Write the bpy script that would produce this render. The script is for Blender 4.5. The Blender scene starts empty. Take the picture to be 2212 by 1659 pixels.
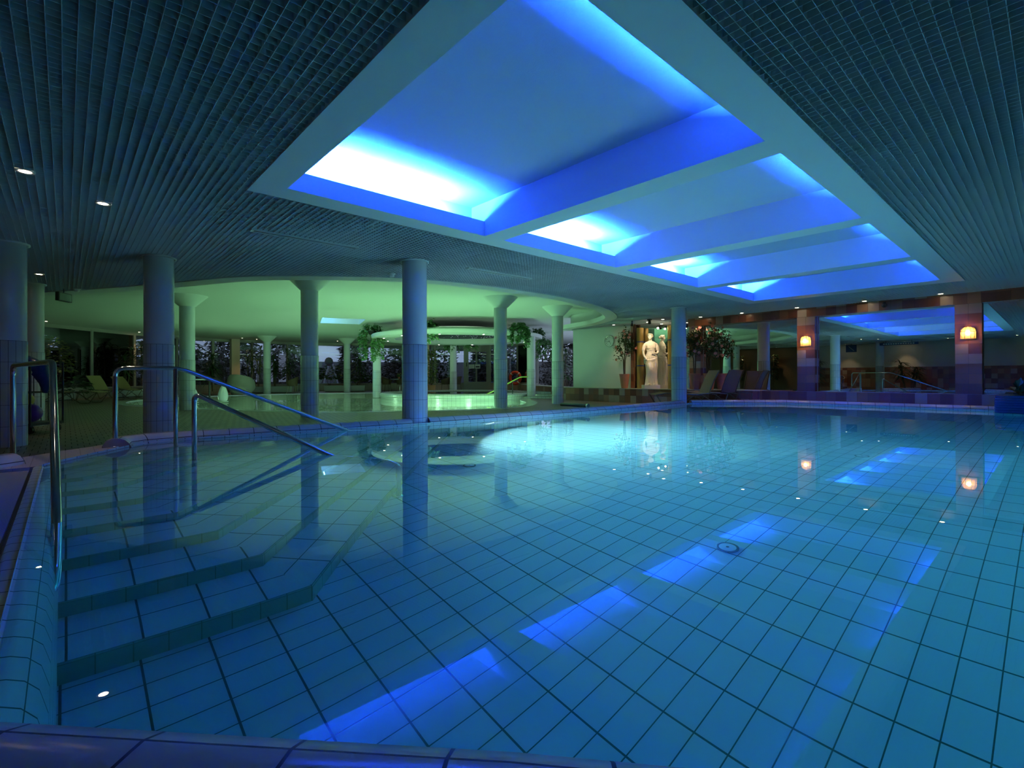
import bpy, bmesh, math, random
from mathutils import Vector, Matrix
PI = math.pi
random.seed(7)
SC = bpy.context.scene
COL = SC.collection

# ------------------------------------------------------------------ helpers
class MB:
    """collects faces with uv (metres) and links them as ONE mesh object"""
    def __init__(s): s.v = []; s.f = []; s.uv = []; s.m = []
    def face(s, pts, uv=None, m=0):
        i = len(s.v); s.v += [tuple(p) for p in pts]
        s.f.append(tuple(range(i, i + len(pts)))); s.uv.append(uv); s.m.append(m)
    def grid(s, rows, uvs=None, closed=False, m=0):
        """rows: list of lists of points, shared vertices"""
        i0 = len(s.v); n = len(rows[0])
        for r in rows: s.v += [tuple(p) for p in r]
        for a in range(len(rows) - 1):
            for b in range(n if closed else n - 1):
                c = (b + 1) % n
                s.f.append((i0 + a*n + b, i0 + a*n + c, i0 + (a+1)*n + c, i0 + (a+1)*n + b))
                if uvs:
                    u = uvs[a]; w = uvs[a+1]
                    s.uv.append((u[b], u[b+1], w[b+1], w[b]))
                else: s.uv.append(None)
                s.m.append(m)
    def box(s, x0, x1, y0, y1, z0, z1, m=0):
        p = [(x0,y0,z0),(x1,y0,z0),(x1,y1,z0),(x0,y1,z0),(x0,y0,z1),(x1,y0,z1),(x1,y1,z1),(x0,y1,z1)]
        s.hexa(p, m)
    def hexa(s, p, m=0):
        i = len(s.v); s.v += [tuple(q) for q in p]
        for q in ((0,3,2,1),(4,5,6,7),(0,1,5,4),(1,2,6,5),(2,3,7,6),(3,0,4,7)):
            s.f.append(tuple(i + k for k in q)); s.uv.append(None); s.m.append(m)
    def bar(s, a, b, w, h, m=0, up=(0,0,1)):
        """rectangular bar from a to b, width w sideways, height h along up"""
        a = Vector(a); b = Vector(b); d = (b - a).normalized(); up = Vector(up)
        sd = d.cross(up)
        if sd.length < 1e-5: sd = Vector((1,0,0))
        sd.normalize(); u = sd.cross(d).normalized()
        q = []
        for c in (a, b):
            for i, j in ((-1,-1),(1,-1),(1,1),(-1,1)): q.append(c + sd*(i*w/2) + u*(j*h/2))
        s.hexa(q, m)
    def tube(s, pts, r, n=10, closed=False, caps=True, m=0):
        P = [Vector(p) for p in pts]; N = len(P)
        R = r if isinstance(r, (list, tuple)) else [r]*N
        rings = []; prev = None
        for i in range(N):
            if closed: t = P[(i+1) % N] - P[i-1]
            else: t = P[min(i+1, N-1)] - P[max(i-1, 0)]
            t = t.normalized() if t.length > 1e-9 else Vector((0,0,1))
            if prev is None:
                a = Vector((0,0,1)) if abs(t.z) < .9 else Vector((1,0,0))
                u = t.cross(a).normalized()
            else:
                u = prev - t*prev.dot(t)
                u = u.normalized() if u.length > 1e-6 else t.orthogonal().normalized()
            prev = u; w = t.cross(u)
            rings.append([P[i] + (u*math.cos(2*PI*k/n) + w*math.sin(2*PI*k/n))*R[i] for k in range(n)])
        if closed: rings.append(rings[0])
        s.grid(rings, closed=True, m=m)
        if caps and not closed:
            s.face(rings[0][::-1], m=m); s.face(rings[-1], m=m)
    def lathe(s, prof, c=(0,0,0), n=24, m=0, axis=None, caps=False):
        """prof: [(r,z)] around a vertical axis through c"""
        rows = []; uvs = []; L = 0; last = None
        for r, z in prof:
            if last: L += math.hypot(r-last[0], z-last[1])
            last = (r, z)
            rows.append([(c[0] + r*math.cos(2*PI*k/n), c[1] + r*math.sin(2*PI*k/n), c[2] + z) for k in range(n)])
            uvs.append([(max(p[0] for p in prof)*2*PI*k/n, z) for k in range(n+1)])
        s.grid(rows, uvs, closed=True, m=m)
        if caps:
            s.face(rows[0][::-1], m=m); s.face(rows[-1], m=m)
    def ball(s, c, rx, ry=None, rz=None, n=12, m=0):
        ry = rx if ry is None else ry; rz = rx if rz is None else rz
        rows = []
        for i in range(n//2 + 1):
            t = -PI/2 + PI*i/(n//2); q = max(math.cos(t), 1e-3)
            rows.append([(c[0]+rx*q*math.cos(2*PI*k/n), c[1]+ry*q*math.sin(2*PI*k/n), c[2]+rz*math.sin(t)) for k in range(n)])
        s.grid(rows, closed=True, m=m)
    def prism(s, poly, z0, z1, m=0, top=True, bottom=True):
        n = len(poly); L = 0
        for i in range(n):
            a = poly[i]; b = poly[(i+1) % n]; d = math.hypot(b[0]-a[0], b[1]-a[1])
            s.face([(a[0],a[1],z0),(b[0],b[1],z0),(b[0],b[1],z1),(a[0],a[1],z1)], [(L,z0),(L+d,z0),(L+d,z1),(L,z1)], m)
            L += d
        if top: s.face([(p[0],p[1],z1) for p in poly], m=m)
        if bottom: s.face([(p[0],p[1],z0) for p in poly[::-1]], m=m)
    def sweep(s, path, prof, m=0, closed=False, caps=True):
        """prof [(out, z)] swept along a plan polyline; out = to the right of travel"""
        P = [Vector((p[0], p[1])) for p in path]; N = len(P); rows = []; uvs = []
        pl = [0]
        for i in range(1, len(prof)): pl.append(pl[-1] + math.hypot(prof[i][0]-prof[i-1][0], prof[i][1]-prof[i-1][1]))
        L = 0
        for i in range(N):
            t0 = (P[i] - P[i-1]).normalized() if (i > 0 or closed) else None
            t1 = (P[(i+1) % N] - P[i]).normalized() if (i < N-1 or closed) else None
            t0 = t0 or t1; t1 = t1 or t0
            n0 = Vector((t0.y, -t0.x)); n1 = Vector((t1.y, -t1.x))
            nn = (n0 + n1).normalized(); k = 1/max(.4, nn.dot(n0))
            if i > 0: L += (P[i] - P[i-1]).length
            rows.append([(P[i].x + nn.x*k*o, P[i].y + nn.y*k*o, z) for o, z in prof])
            uvs.append([(L, q) for q in pl])
        if closed:
            rows.append(rows[0]); uvs.append([(L + (P[0]-P[-1]).length, q) for q in pl])
        s.grid(rows, uvs, m=m)
        if caps and not closed:
            s.face(rows[0], m=m); s.face(rows[-1][::-1], m=m)
    def xf(s, M, start=0):
        for i in range(start, len(s.v)): s.v[i] = tuple(M @ Vector(s.v[i]))
    def build(s, name, mats, parent=None, smooth=False, loc=None):
        me = bpy.data.meshes.new(name)
        me.from_pydata(s.v, [], s.f)
        if not isinstance(mats, (list, tuple)): mats = [mats]
        for x in mats: me.materials.append(x)
        ul = me.uv_layers.new(name='UVMap').data
        for p, uv, mi in zip(me.polygons, s.uv, s.m):
            p.material_index = mi
            if uv is None:
                n = p.normal; ax = max(range(3), key=lambda k: abs(n[k]))
                for li in p.loop_indices:
                    c = me.vertices[me.loops[li].vertex_index].co
                    ul[li].uv = (c.y, c.z) if ax == 0 else (c.x, c.z) if ax == 1 else (c.x, c.y)
            else:
                for li, q in zip(p.loop_indices, uv): ul[li].uv = q
            p.use_smooth = smooth
        me.update()
        o = bpy.data.objects.new(name, me); COL.objects.link(o)
        if parent is not None: o.parent = parent
        if loc is not None: o.location = loc
        return o

def auto_smooth(o, ang=40):
    me = o.data
    for p in me.polygons: p.use_smooth = True
    bm = bmesh.new(); bm.from_mesh(me); bmesh.ops.remove_doubles(bm, verts=bm.verts, dist=1e-5)
    for e in bm.edges:
        e.smooth = not (len(e.link_faces) == 2 and e.calc_face_angle(0) > math.radians(ang))
    bm.to_mesh(me); bm.free()
    return o

def tag(o, label=None, cat=None, group=None, kind=None):
    if label: o['label'] = label
    if cat: o['category'] = cat
    if group: o['group'] = group
    if kind: o['kind'] = kind
    return o
def thing(name, label, cat, loc=(0,0,0), rz=0, group=None):
    o = bpy.data.objects.new(name, None); COL.objects.link(o)
    o.empty_display_size = .1; o.location = loc; o.rotation_euler = (0,0,rz)
    return tag(o, label, cat, group)
def struct(o, label, cat): return tag(o, label, cat, kind='structure')
def dup(o, loc=None, rz=None, label=None, parent=None):
    c = o.copy(); COL.objects.link(c)
    if parent is not None: c.parent = parent
    if loc is not None: c.location = loc
    if rz is not None: c.rotation_euler = (0,0,rz)
    if label: c['label'] = label
    for ch in list(o.children): dup(ch, parent=c)
    return c
def smooth_path(P, k=6, closed=False):
    """Catmull-Rom through plan or space points"""
    n = len(P); out = []; dim = len(P[0])
    for i in range(n if closed else n-1):
        if closed: a, b, c, d = P[i-1], P[i], P[(i+1) % n], P[(i+2) % n]
        else: a, b, c, d = P[max(i-1,0)], P[i], P[i+1], P[min(i+2,n-1)]
        for j in range(k):
            t = j/k
            out.append(tuple(.5*((2*b[q]) + (c[q]-a[q])*t + (2*a[q]-5*b[q]+4*c[q]-d[q])*t*t + (3*b[q]-a[q]-3*c[q]+d[q])*t**3) for q in range(dim)))
    if not closed: out.append(tuple(P[-1]))
    return out
def offset_path(P, d, closed=False):
    """offset to the right of travel"""
    out = []; n = len(P)
    for i in range(n):
        a = Vector(P[i-1]) if (i > 0 or closed) else None
        b = Vector(P[i]); c = Vector(P[(i+1) % n]) if (i < n-1 or closed) else None
        t0 = (b-a).normalized() if a is not None else (c-b).normalized()
        t1 = (c-b).normalized() if c is not None else t0
        nn = Vector((t0.y+t1.y, -t0.x-t1.x)).normalized(); k = 1/max(.4, nn.dot(Vector((t0.y, -t0.x))))
        out.append((b.x+nn.x*d*k, b.y+nn.y*d*k))
    return out
def fill_poly(name, loops, z, mat, flip=False, parent=None):
    """flat polygon with holes"""
    bm = bmesh.new()
    for L in loops:
        vs = [bm.verts.new((p[0], p[1], z)) for p in L]
        for i in range(len(vs)): bm.edges.new((vs[i], vs[(i+1) % len(vs)]))
    bmesh.ops.triangle_fill(bm, use_beauty=True, edges=bm.edges[:])
    uvl = bm.loops.layers.uv.new('UVMap')
    for f in bm.faces:
        if (f.normal.z < 0) != flip: f.normal_flip()
        for l in f.loops: l[uvl].uv = (l.vert.co.x, l.vert.co.y)
    me = bpy.data.meshes.new(name); bm.to_mesh(me); bm.free(); me.materials.append(mat)
    o = bpy.data.objects.new(name, me); COL.objects.link(o)
    if parent is not None: o.parent = parent
    return o

# ------------------------------------------------------------------ materials
def new_mat(name):
    m = bpy.data.materials.new(name); m.use_nodes = True
    nt = m.node_tree; b = nt.nodes['Principled BSDF']
    return m, nt, b
def mat(name, col, rough=.5, metal=0., spec=.5, bump=None, var=None, emit=None, coat=0):
    m, nt, b = new_mat(name)
    b.inputs['Base Color'].default_value = (*col, 1); b.inputs['Roughness'].default_value = rough
    b.inputs['Metallic'].default_value = metal; b.inputs['Specular IOR Level'].default_value = spec
    b.inputs['Coat Weight'].default_value = coat
    if bump:
        sc, st = bump
        t = nt.nodes.new('ShaderNodeTexCoord'); n = nt.nodes.new('ShaderNodeTexNoise'); n.inputs['Scale'].default_value = sc; n.inputs['Detail'].default_value = 3
        bp = nt.nodes.new('ShaderNodeBump'); bp.inputs['Strength'].default_value = st; bp.inputs['Distance'].default_value = .01
        nt.links.new(t.outputs['Object'], n.inputs['Vector']); nt.links.new(n.outputs['Fac'], bp.inputs['Height']); nt.links.new(bp.outputs[0], b.inputs['Normal'])
    if var:
        sc, c2 = var
        t = nt.nodes.new('ShaderNodeTexCoord'); n = nt.nodes.new('ShaderNodeTexNoise'); n.inputs['Scale'].default_value = sc; n.inputs['Detail'].default_value = 4
        mx = nt.nodes.new('ShaderNodeMix'); mx.data_type = 'RGBA'
        mx.inputs['A'].default_value = (*col, 1); mx.inputs['B'].default_value = (*c2, 1)
        nt.links.new(t.outputs['Object'], n.inputs['Vector']); nt.links.new(n.outputs['Fac'], mx.inputs['Factor']); nt.links.new(mx.outputs['Result'], b.inputs['Base Color'])
    if emit:
        b.inputs['Emission Color'].default_value = (*emit[0], 1); b.inputs['Emission Strength'].default_value = emit[1]
    return m
def emission(name, col, strength):
    m = bpy.data.materials.new(name); m.use_nodes = True; nt = m.node_tree; nt.nodes.clear()
    e = nt.nodes.new('ShaderNodeEmission'); e.inputs[0].default_value = (*col, 1); e.inputs[1].default_value = strength
    o = nt.nodes.new('ShaderNodeOutputMaterial'); nt.links.new(e.outputs[0], o.inputs[0])
    return m
def math_node(nt, op, a, b=None, c=None):
    n = nt.nodes.new('ShaderNodeMath'); n.operation = op
    for i, x in enumerate((a, b, c)):
        if x is None: continue
        if hasattr(x, 'links'): nt.links.new(x, n.inputs[i])
        else: n.inputs[i].default_value = x
    return n.outputs[0]
def tiles(name, cols, pu, pv, joint=.004, grout=(.05,.06,.06), rough=.15, u0=0, v0=0, stagger=0, bump=.3, gu=None, weights=None, spec=.5, jitter=0, ju=None):
    """tiles on the UV map (metres): period pu x pv, random tile colours from cols"""
    m, nt, b = new_mat(name)
    uv = nt.nodes.new('ShaderNodeUVMap'); sp = nt.nodes.new('ShaderNodeSeparateXYZ'); nt.links.new(uv.outputs[0], sp.inputs[0])
    v = math_node(nt, 'DIVIDE', math_node(nt, 'SUBTRACT', sp.outputs[1], v0), pv); vi = math_node(nt, 'FLOOR', v)
    u = math_node(nt, 'DIVIDE', math_node(nt, 'SUBTRACT', sp.outputs[0], u0), pu)
    if stagger: u = math_node(nt, 'ADD', u, math_node(nt, 'MULTIPLY', math_node(nt, 'MODULO', math_node(nt, 'ABSOLUTE', vi), 2.0), stagger))
    ui = math_node(nt, 'FLOOR', u)
    du = math_node(nt, 'ABSOLUTE', math_node(nt, 'SUBTRACT', math_node(nt, 'FRACT', u), .5)); dv = math_node(nt, 'ABSOLUTE', math_node(nt, 'SUBTRACT', math_node(nt, 'FRACT', v), .5))
    mu = math_node(nt, 'GREATER_THAN', du, .5 - (ju or joint)/2/pu); mv = math_node(nt, 'GREATER_THAN', dv, .5 - joint/2/pv)
    g = math_node(nt, 'MAXIMUM', mu, mv)
    cv = nt.nodes.new('ShaderNodeCombineXYZ'); nt.links.new(ui, cv.inputs[0]); nt.links.new(vi, cv.inputs[1])
    wn = nt.nodes.new('ShaderNodeTexWhiteNoise'); wn.noise_dimensions = '2D'; nt.links.new(cv.outputs[0], wn.inputs['Vector'])
    cr = nt.nodes.new('ShaderNodeValToRGB'); cr.color_ramp.interpolation = 'CONSTANT'
    el = cr.color_ramp.elements; n = len(cols)
    pos = [i/n for i in range(n)] if not weights else [sum(weights[:i])/sum(weights) for i in range(n)]
    el[0].color = (*cols[0], 1); el[0].position = 0
    for i in range(1, n):
        e = el[1] if i == 1 else el.new(pos[i])
        e.position = pos[i]; e.color = (*cols[i], 1)
    if n == 1: el[1].color = (*cols[0], 1)
    nt.links.new(wn.outputs['Value'], cr.inputs[0])
    mx = nt.nodes.new('ShaderNodeMix'); mx.data_type = 'RGBA'
    nt.links.new(g, mx.inputs['Factor']); nt.links.new(cr.outputs[0], mx.inputs['A']); mx.inputs['B'].default_value = (*grout, 1)
    nt.links.new(mx.outputs['Result'], b.inputs['Base Color'])
    rg = math_node(nt, 'ADD', math_node(nt, 'MULTIPLY', g, .6 - rough*.5), rough); nt.links.new(rg, b.inputs['Roughness'])
    b.inputs['Specular IOR Level'].default_value = spec
    if bump:
        bp = nt.nodes.new('ShaderNodeBump'); bp.inputs['Strength'].default_value = bump; bp.inputs['Distance'].default_value = .004; bp.invert = True
        nt.links.new(g, bp.inputs['Height']); nt.links.new(bp.outputs[0], b.inputs['Normal'])
    return m

MAT = {}
MAT['white_paint'] = mat('white_paint', (.72,.74,.74), .55, bump=(90,.05))
MAT['coffer_plaster'] = mat('coffer_plaster', (.56,.60,.60), .6, bump=(260,.45))
MAT['vault_plaster'] = mat('vault_plaster', (.72,.76,.70), .6, bump=(120,.06))
MAT['louver_grey'] = mat('louver_grey', (.58,.60,.64), .5)
MAT['plenum'] = mat('plenum_dark', (.42,.44,.47), .8)
MAT['column_paint'] = mat('column_gloss_paint', (.62,.65,.66), .22, bump=(8,.02))
MAT['column_tile'] = tiles('column_tile', [(.58,.62,.63),(.55,.59,.61),(.60,.63,.64)], 2*PI*.183/17, .262, .004, (.07,.08,.09), .12, v0=1.137-5*.262)
MAT['curb_tile'] = tiles('curb_tile', [(.66,.66,.70),(.63,.63,.67)], .25, .100, .007, (.04,.04,.05), .18, v0=.034)
MAT['curb_end'] = mat('curb_end_tile', (.30,.20,.18), .4)
MAT['pool_tile'] = tiles('pool_tile', [(.62,.74,.76),(.60,.72,.75)], .2545, .1295, .005, (.05,.13,.12), .3, u0=1.0019, v0=2.4886, ju=.009)
MAT['wall_tile'] = tiles('pool_wall_tile', [(.62,.74,.76)], .125, .25, .006, (.10,.17,.14), .3)
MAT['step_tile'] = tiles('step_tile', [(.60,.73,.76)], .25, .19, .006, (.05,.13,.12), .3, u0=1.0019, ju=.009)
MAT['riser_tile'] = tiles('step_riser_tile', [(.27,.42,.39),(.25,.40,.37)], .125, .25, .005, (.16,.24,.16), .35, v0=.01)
MAT['deck_tile'] = tiles('deck_tile', [(.205,.145,.105),(.18,.128,.10),(.225,.16,.115)], .115, .24, .0045, (.05,.042,.036), .38, stagger=.5, bump=.2, ju=.008)
MAT['brown_tile'] = tiles('brown_tile', [(.28,.10,.05),(.16,.055,.035),(.36,.17,.09),(.24,.12,.07),(.42,.30,.21),(.20,.085,.045)], .21, .225, .003, (.04,.03,.025), .28, v0=-.16, bump=.1, weights=[3,2,2,2,1.6,2])
MAT['pillar_tile'] = tiles('pillar_tile', [(.33,.13,.06),(.17,.06,.04),(.42,.30,.22),(.26,.11,.06),(.38,.24,.16),(.20,.08,.05)], .2, .204, .004, (.04,.03,.025), .25, v0=.29, u0=.02, bump=.12)
MAT['strip_tile'] = tiles('strip_tile', [(.55,.52,.55)], .10, .012, .004, (.30,.28,.3), .4)
MAT['grate'] = tiles('grate_plastic', [(.55,.53,.60)], 1.0, .012, .004, (.16,.14,.17), .35, bump=.8)
MAT['pale_tile'] = tiles('pale_rim_tile', [(.62,.66,.60)], .25, .125, .004, (.25,.28,.25), .2)
MAT['island_tile'] = tiles('island_tile', [(.60,.66,.60)], .15, .08, .006, (.12,.17,.14), .2)
MAT['cream_wall'] = mat('cream_wall', (.62,.60,.52), .7, bump=(60,.05))
MAT['sill_tile'] = tiles('sill_tile', [(.42,.38,.30)], .15, .2, .004, (.18,.16,.13), .4)
MAT['frame_paint'] = mat('frame_paint', (.40,.39,.33), .5)
MAT['mirror'] = mat('mirror_silver', (.80,.84,.84), .0, 1.0)
MAT['chrome'] = mat('steel_polished', (.72,.73,.75), .10, 1.0)
MAT['black'] = mat('black_plastic', (.02,.02,.022), .45)

def make_water():
    m = bpy.data.materials.new('pool_water'); m.use_nodes = True; nt = m.node_tree; nt.nodes.clear()
    g = nt.nodes.new('ShaderNodeBsdfGlass'); g.inputs['IOR'].default_value = 1.333; g.inputs['Roughness'].default_value = 0
    v = nt.nodes.new('ShaderNodeVolumeAbsorption'); v.inputs['Color'].default_value = (.42,.82,.90,1); v.inputs['Density'].default_value = .62
    o = nt.nodes.new('ShaderNodeOutputMaterial'); nt.links.new(g.outputs[0], o.inputs['Surface']); nt.links.new(v.outputs[0], o.inputs['Volume'])
    return m
MAT['water'] = make_water()
def make_pane():
    m = bpy.data.materials.new('window_glass'); m.use_nodes = True; nt = m.node_tree; nt.nodes.clear()
    t = nt.nodes.new('ShaderNodeBsdfTransparent'); t.inputs[0].default_value = (.75,.78,.82,1)
    g = nt.nodes.new('ShaderNodeBsdfGlossy'); g.inputs['Roughness'].default_value = 0
    fr = nt.nodes.new('ShaderNodeFresnel'); fr.inputs[0].default_value = 1.5
    k = math_node(nt, 'MULTIPLY_ADD', fr.outputs[0], 1.6, .06)
    mx = nt.nodes.new('ShaderNodeMixShader'); nt.links.new(k, mx.inputs[0]); nt.links.new(t.outputs[0], mx.inputs[1]); nt.links.new(g.outputs[0], mx.inputs[2])
    o = nt.nodes.new('ShaderNodeOutputMaterial'); nt.links.new(mx.outputs[0], o.inputs[0])
    return m
MAT['pane'] = make_pane()

# ------------------------------------------------------------------ key sizes (metres; water surface z = 0)
H = 2.353            # louvre ceiling
DECK = -.16          # tiled floor around the pool
VAULT = 2.82         # green-lit ceiling of the hall
DEPTH = 1.26
XR = 13.65           # face of the mirror wall
XM = 13.80           # mirror plane

POOL = [(-.13,1.365),(.568,.622),(1.36,-.30),(12.87,-.30),(12.87,4.50),(11.30,6.06),(10.4,5.97),(9.3,5.93),(6.34,5.90),(4.84,5.97),
        (3.97,6.06),(3.4,6.08),(2.4,6.18),(1.69,6.29),(1.31,6.32),(.89,6.40),(.63,6.38),(.505,6.28),(.475,6.12),(-.05,5.35),(-.13,5.2)]
ARC = smooth_path([(-4.3,17.4),(-2.2,15.2),(-.36,13.23),(1.07,11.0),(2.08,9.18),(2.8,8.41),(3.77,7.68),(4.6,7.27),(5.6,7.06),(6.97,6.98),
       (8.15,7.04),(9.5,7.35),(10.56,7.78),(11.35,8.22),(11.95,8.75),(12.63,9.77),(12.98,10.67),(13.2,11.4),(13.72,11.95)], 5)
SPOOL = smooth_path([(1.5,20.6),(2.3,17.3),(3.5,14.2),(4.55,12.3),(6.0,10.95),(7.8,10.15),(9.3,10.25),(11,11.5),(12.4,13.3),(15.2,15.6),
       (16.6,18.2),(16.2,21.4),(14.4,24.0),(11,25.8),(7.6,26.7),(4.5,26.0),(2.2,23.6)], 5, True)

# ------------------------------------------------------------------ camera
def make_camera():
    f = 1068.67; yaw, roll, pit = math.radians(47.918), math.radians(-.214), math.radians(.1728)
    fw = Vector((math.cos(yaw)*math.cos(pit), math.sin(yaw)*math.cos(pit), math.sin(pit)))
    rt = Vector((math.sin(yaw), -math.cos(yaw), 0)); up = rt.cross(fw)
    r = math.cos(roll)*rt + math.sin(roll)*up; u = -math.sin(roll)*rt + math.cos(roll)*up
    cd = bpy.data.cameras.new('camera'); cd.sensor_width = 36; cd.lens = 36*f/2212; cd.shift_y = -(829.5-810.7)/2212
    cd.clip_start = .05; cd.clip_end = 300
    c = bpy.data.objects.new('camera', cd); COL.objects.link(c)
    M = Matrix(((r.x,u.x,-fw.x,0),(r.y,u.y,-fw.y,0),(r.z,u.z,-fw.z,.6734),(0,0,0,1)))
    c.matrix_world = M; SC.camera = c
make_camera()
SC.view_settings.view_transform = 'Standard'; SC.view_settings.look = 'None'; SC.view_settings.gamma = 1
SC.view_settings.exposure = .42; SC.view_settings.use_curve_mapping = False
SC.cycles.use_denoising = True
SC.cycles.max_bounces = 8; SC.cycles.diffuse_bounces = 3; SC.cycles.glossy_bounces = 4; SC.cycles.transmission_bounces = 5; SC.cycles.transparent_max_bounces = 12
SC.cycles.sample_clamp_indirect = 10.0
SC.cycles.blur_glossy = .3
SC.cycles.use_adaptive_sampling = True; SC.cycles.adaptive_threshold = .015

# ------------------------------------------------------------------ floor, pool, steps
def setting_floor():
    hole_main = offset_path(POOL, .11, True)
    hole_s = offset_path(SPOOL, .30, True)
    outer = [(-4.2,-4.2),(13.9,-4.2),(13.9,12),(23,24),(21.6,33),(-6,33),(-6,17)]
    struct(fill_poly('floor', [outer, hole_main, hole_s], DECK, MAT['deck_tile']), 'dark olive brown tiled deck around the pools', 'floor')
    b = MB()
    b.face([(-.6,-.7,-DEPTH),(13.3,-.7,-DEPTH),(13.3,6.8,-DEPTH),(-.6,6.8,-DEPTH)])
    basin = b.build('floor_pool', MAT['pool_tile']); struct(basin, 'pale tiled bottom of the main pool under water', 'pool floor')
    w = MB(); n = len(POOL); L = 0
    for i in range(n):
        a = POOL[i]; c = POOL[(i+1) % n]; d = math.hypot(c[0]-a[0], c[1]-a[1])
        w.face([(a[0],a[1],-DEPTH),(a[0],a[1],.02),(c[0],c[1],.02),(c[0],c[1],-DEPTH)], [(L,-DEPTH),(L,.02),(L+d,.02),(L+d,-DEPTH)]); L += d
    struct(w.build('wall_pool', MAT['wall_tile']), 'tiled side walls of the main pool below the curb', 'pool wall')
    # steps: eight treads turning 45 degrees
    s = MB(); R = .14
    far = 6.75
    for k in range(1, 9):
        y = 2.65 + .353*(k-1); xc = .97 - .1465*(k-1); z = -DEPTH + R*k; z0 = -DEPTH - .02
        # nosing polyline: (-.13,y) (xc,y) then 45 degrees up to the far wall
        t = far - y
        P = [(-.16,y),(xc,y),(xc+t*.97,y+t),(-.16,far)]
        # riser faces
        L0 = 0
        for a, c in ((P[0],P[1]),(P[1],P[2])):
            d = math.hypot(c[0]-a[0], c[1]-a[1])
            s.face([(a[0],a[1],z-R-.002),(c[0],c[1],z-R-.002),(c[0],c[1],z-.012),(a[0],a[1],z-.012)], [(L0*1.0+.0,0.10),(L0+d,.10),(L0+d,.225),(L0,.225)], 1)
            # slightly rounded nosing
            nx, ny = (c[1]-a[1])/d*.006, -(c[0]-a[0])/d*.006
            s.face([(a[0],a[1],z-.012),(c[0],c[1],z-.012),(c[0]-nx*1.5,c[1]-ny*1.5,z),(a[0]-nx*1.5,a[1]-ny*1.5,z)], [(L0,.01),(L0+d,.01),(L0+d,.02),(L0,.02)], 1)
            L0 += d
        # treads as two strips so that joints follow each flight
        y2 = y + .353 if k < 8 else far; x2 = xc - .1465 if k < 8 else xc - .1465*(far-y)/.353
        d1 = .353 if k < 8 else far-y
        s.face([(-.16,y+.008,z),(xc-.004,y+.008,z),(x2,y2,z),(-.16,y2,z)], [(-.16,.0),(xc,.0),(x2,d1),(-.16,d1)], 0)
        e = Vector((.97,1)).normalized(); q = Vector((P[2][0],P[2][1])); 
        nrm = Vector((-e.y, e.x)); w_ = d1*.72*1.38/1.0
        p0 = Vector((xc-.004,y+.008)); p1 = q - Vector((.006,0)); p2 = p1 + nrm*w_; p3 = Vector((x2,y2))
        uvs = [((pp-p0).dot(e), (pp-p0).dot(nrm)) for pp in (p0,p1,p2,p3)]
        s.face([(pp.x,pp.y,z) for pp in (p0,p1,p2,p3)], uvs, 0)
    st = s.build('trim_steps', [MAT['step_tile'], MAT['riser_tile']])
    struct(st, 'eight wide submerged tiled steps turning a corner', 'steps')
    # water body
    wb = MB()
    wp = offset_path(POOL, .02, True)
    wb.prism(wp, -DEPTH-.06, 0)
    wo = wb.build('pool_water', MAT['water'])
    tag(wo, 'still clear turquoise water filling the main pool', 'water', kind='stuff')
    # overflow lip on the left, grate behind it
    lp = MB()
    prof = [(.06,-.10),(.05,.0),(.035,.006),(.0,.004),(-.03,-.012),(-.06,-.05),(-.085,-.12),(-.10,-.25),(-.105,-.7),(-.105,-DEPTH-.01)]
    lp.sweep([(-.13,1.2),(-.13,5.22)][::-1], prof)
    struct(auto_smooth(lp.build('trim_lip', MAT['wall_tile']), 30), 'rounded tiled overflow lip along the left pool edge', 'pool edge')
    g = MB()
    g.face([(-.20,.9,-.012),(-.20,5.155,-.012),(-1.9,5.36,-.012),(-1.9,.9,-.012)], [(0,0.9),(0,5.155),(1.7,5.36),(1.7,.9)])
    g.face([(-.20,.9,-.012),(-.20,5.155,-.012),(-.20,5.155,-.16),(-.20,.9,-.16)])
    gr = g.build('overflow_grate', MAT['grate']); tag(gr, 'ribbed overflow grate beside the left pool edge', 'grate')
    # pale strip at the head of the steps
    p = MB()
    p.prism([(-.20,5.20),(-.10,5.24),(-.05,5.33),(.47,6.11),(.30,6.45),(-.03,6.16),(-.36,5.80),(-1.4,5.3),(-1.4,5.22)], DECK, .006)
    struct(p.build('trim_strip', MAT['strip_tile']), 'pale ribbed threshold strip at the head of the pool steps', 'threshold')
    # raised curbs
    prof = [(-.012,-.10),(-.006,-.002),(.012,.036),(.045,.070),(.09,.088),(.15,.088),(.19,.07),(.22,.022),(.23,DECK)]
    def curb(name, path, label):
        b = MB(); b.sweep(path, prof, caps=True); b.m[-1] = b.m[-2] = 1
        o = auto_smooth(b.build(name, [MAT['curb_tile'], MAT['curb_end']]), 30); struct(o, label, 'pool curb')
    i = POOL.index((11.30,6.06))
    curb('trim_1', [(12.87,-.35),(12.87,4.50),(11.34,6.02)], 'raised blue-lit tile curb along the mirror wall side')
    curb('trim_2', [(11.05,6.03),(10.4,5.97),(9.3,5.93),(6.34,5.90),(4.84,5.97),(3.9,6.07)], 'raised tile curb along the far side between the two wet columns')
    curb('trim_3', [(3.62,6.07),(3.4,6.08),(2.4,6.18),(1.69,6.29),(1.31,6.33),(.89,6.40),(.63,6.38),(.505,6.28),(.475,6.10)], 'raised tile curb from the wet column to the pool steps')
    curb('trim_4', [(-.9,2.12),(-.13,1.365),(.568,.622),(1.36,-.30),(12.9,-.30)], 'raised tile curb in the near foreground')
    curb('trim_5', [(-.23,5.42),(-.36,5.31),(-1.6,4.27)], 'short raised tile curb at the left of the steps')
setting_floor()

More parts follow.
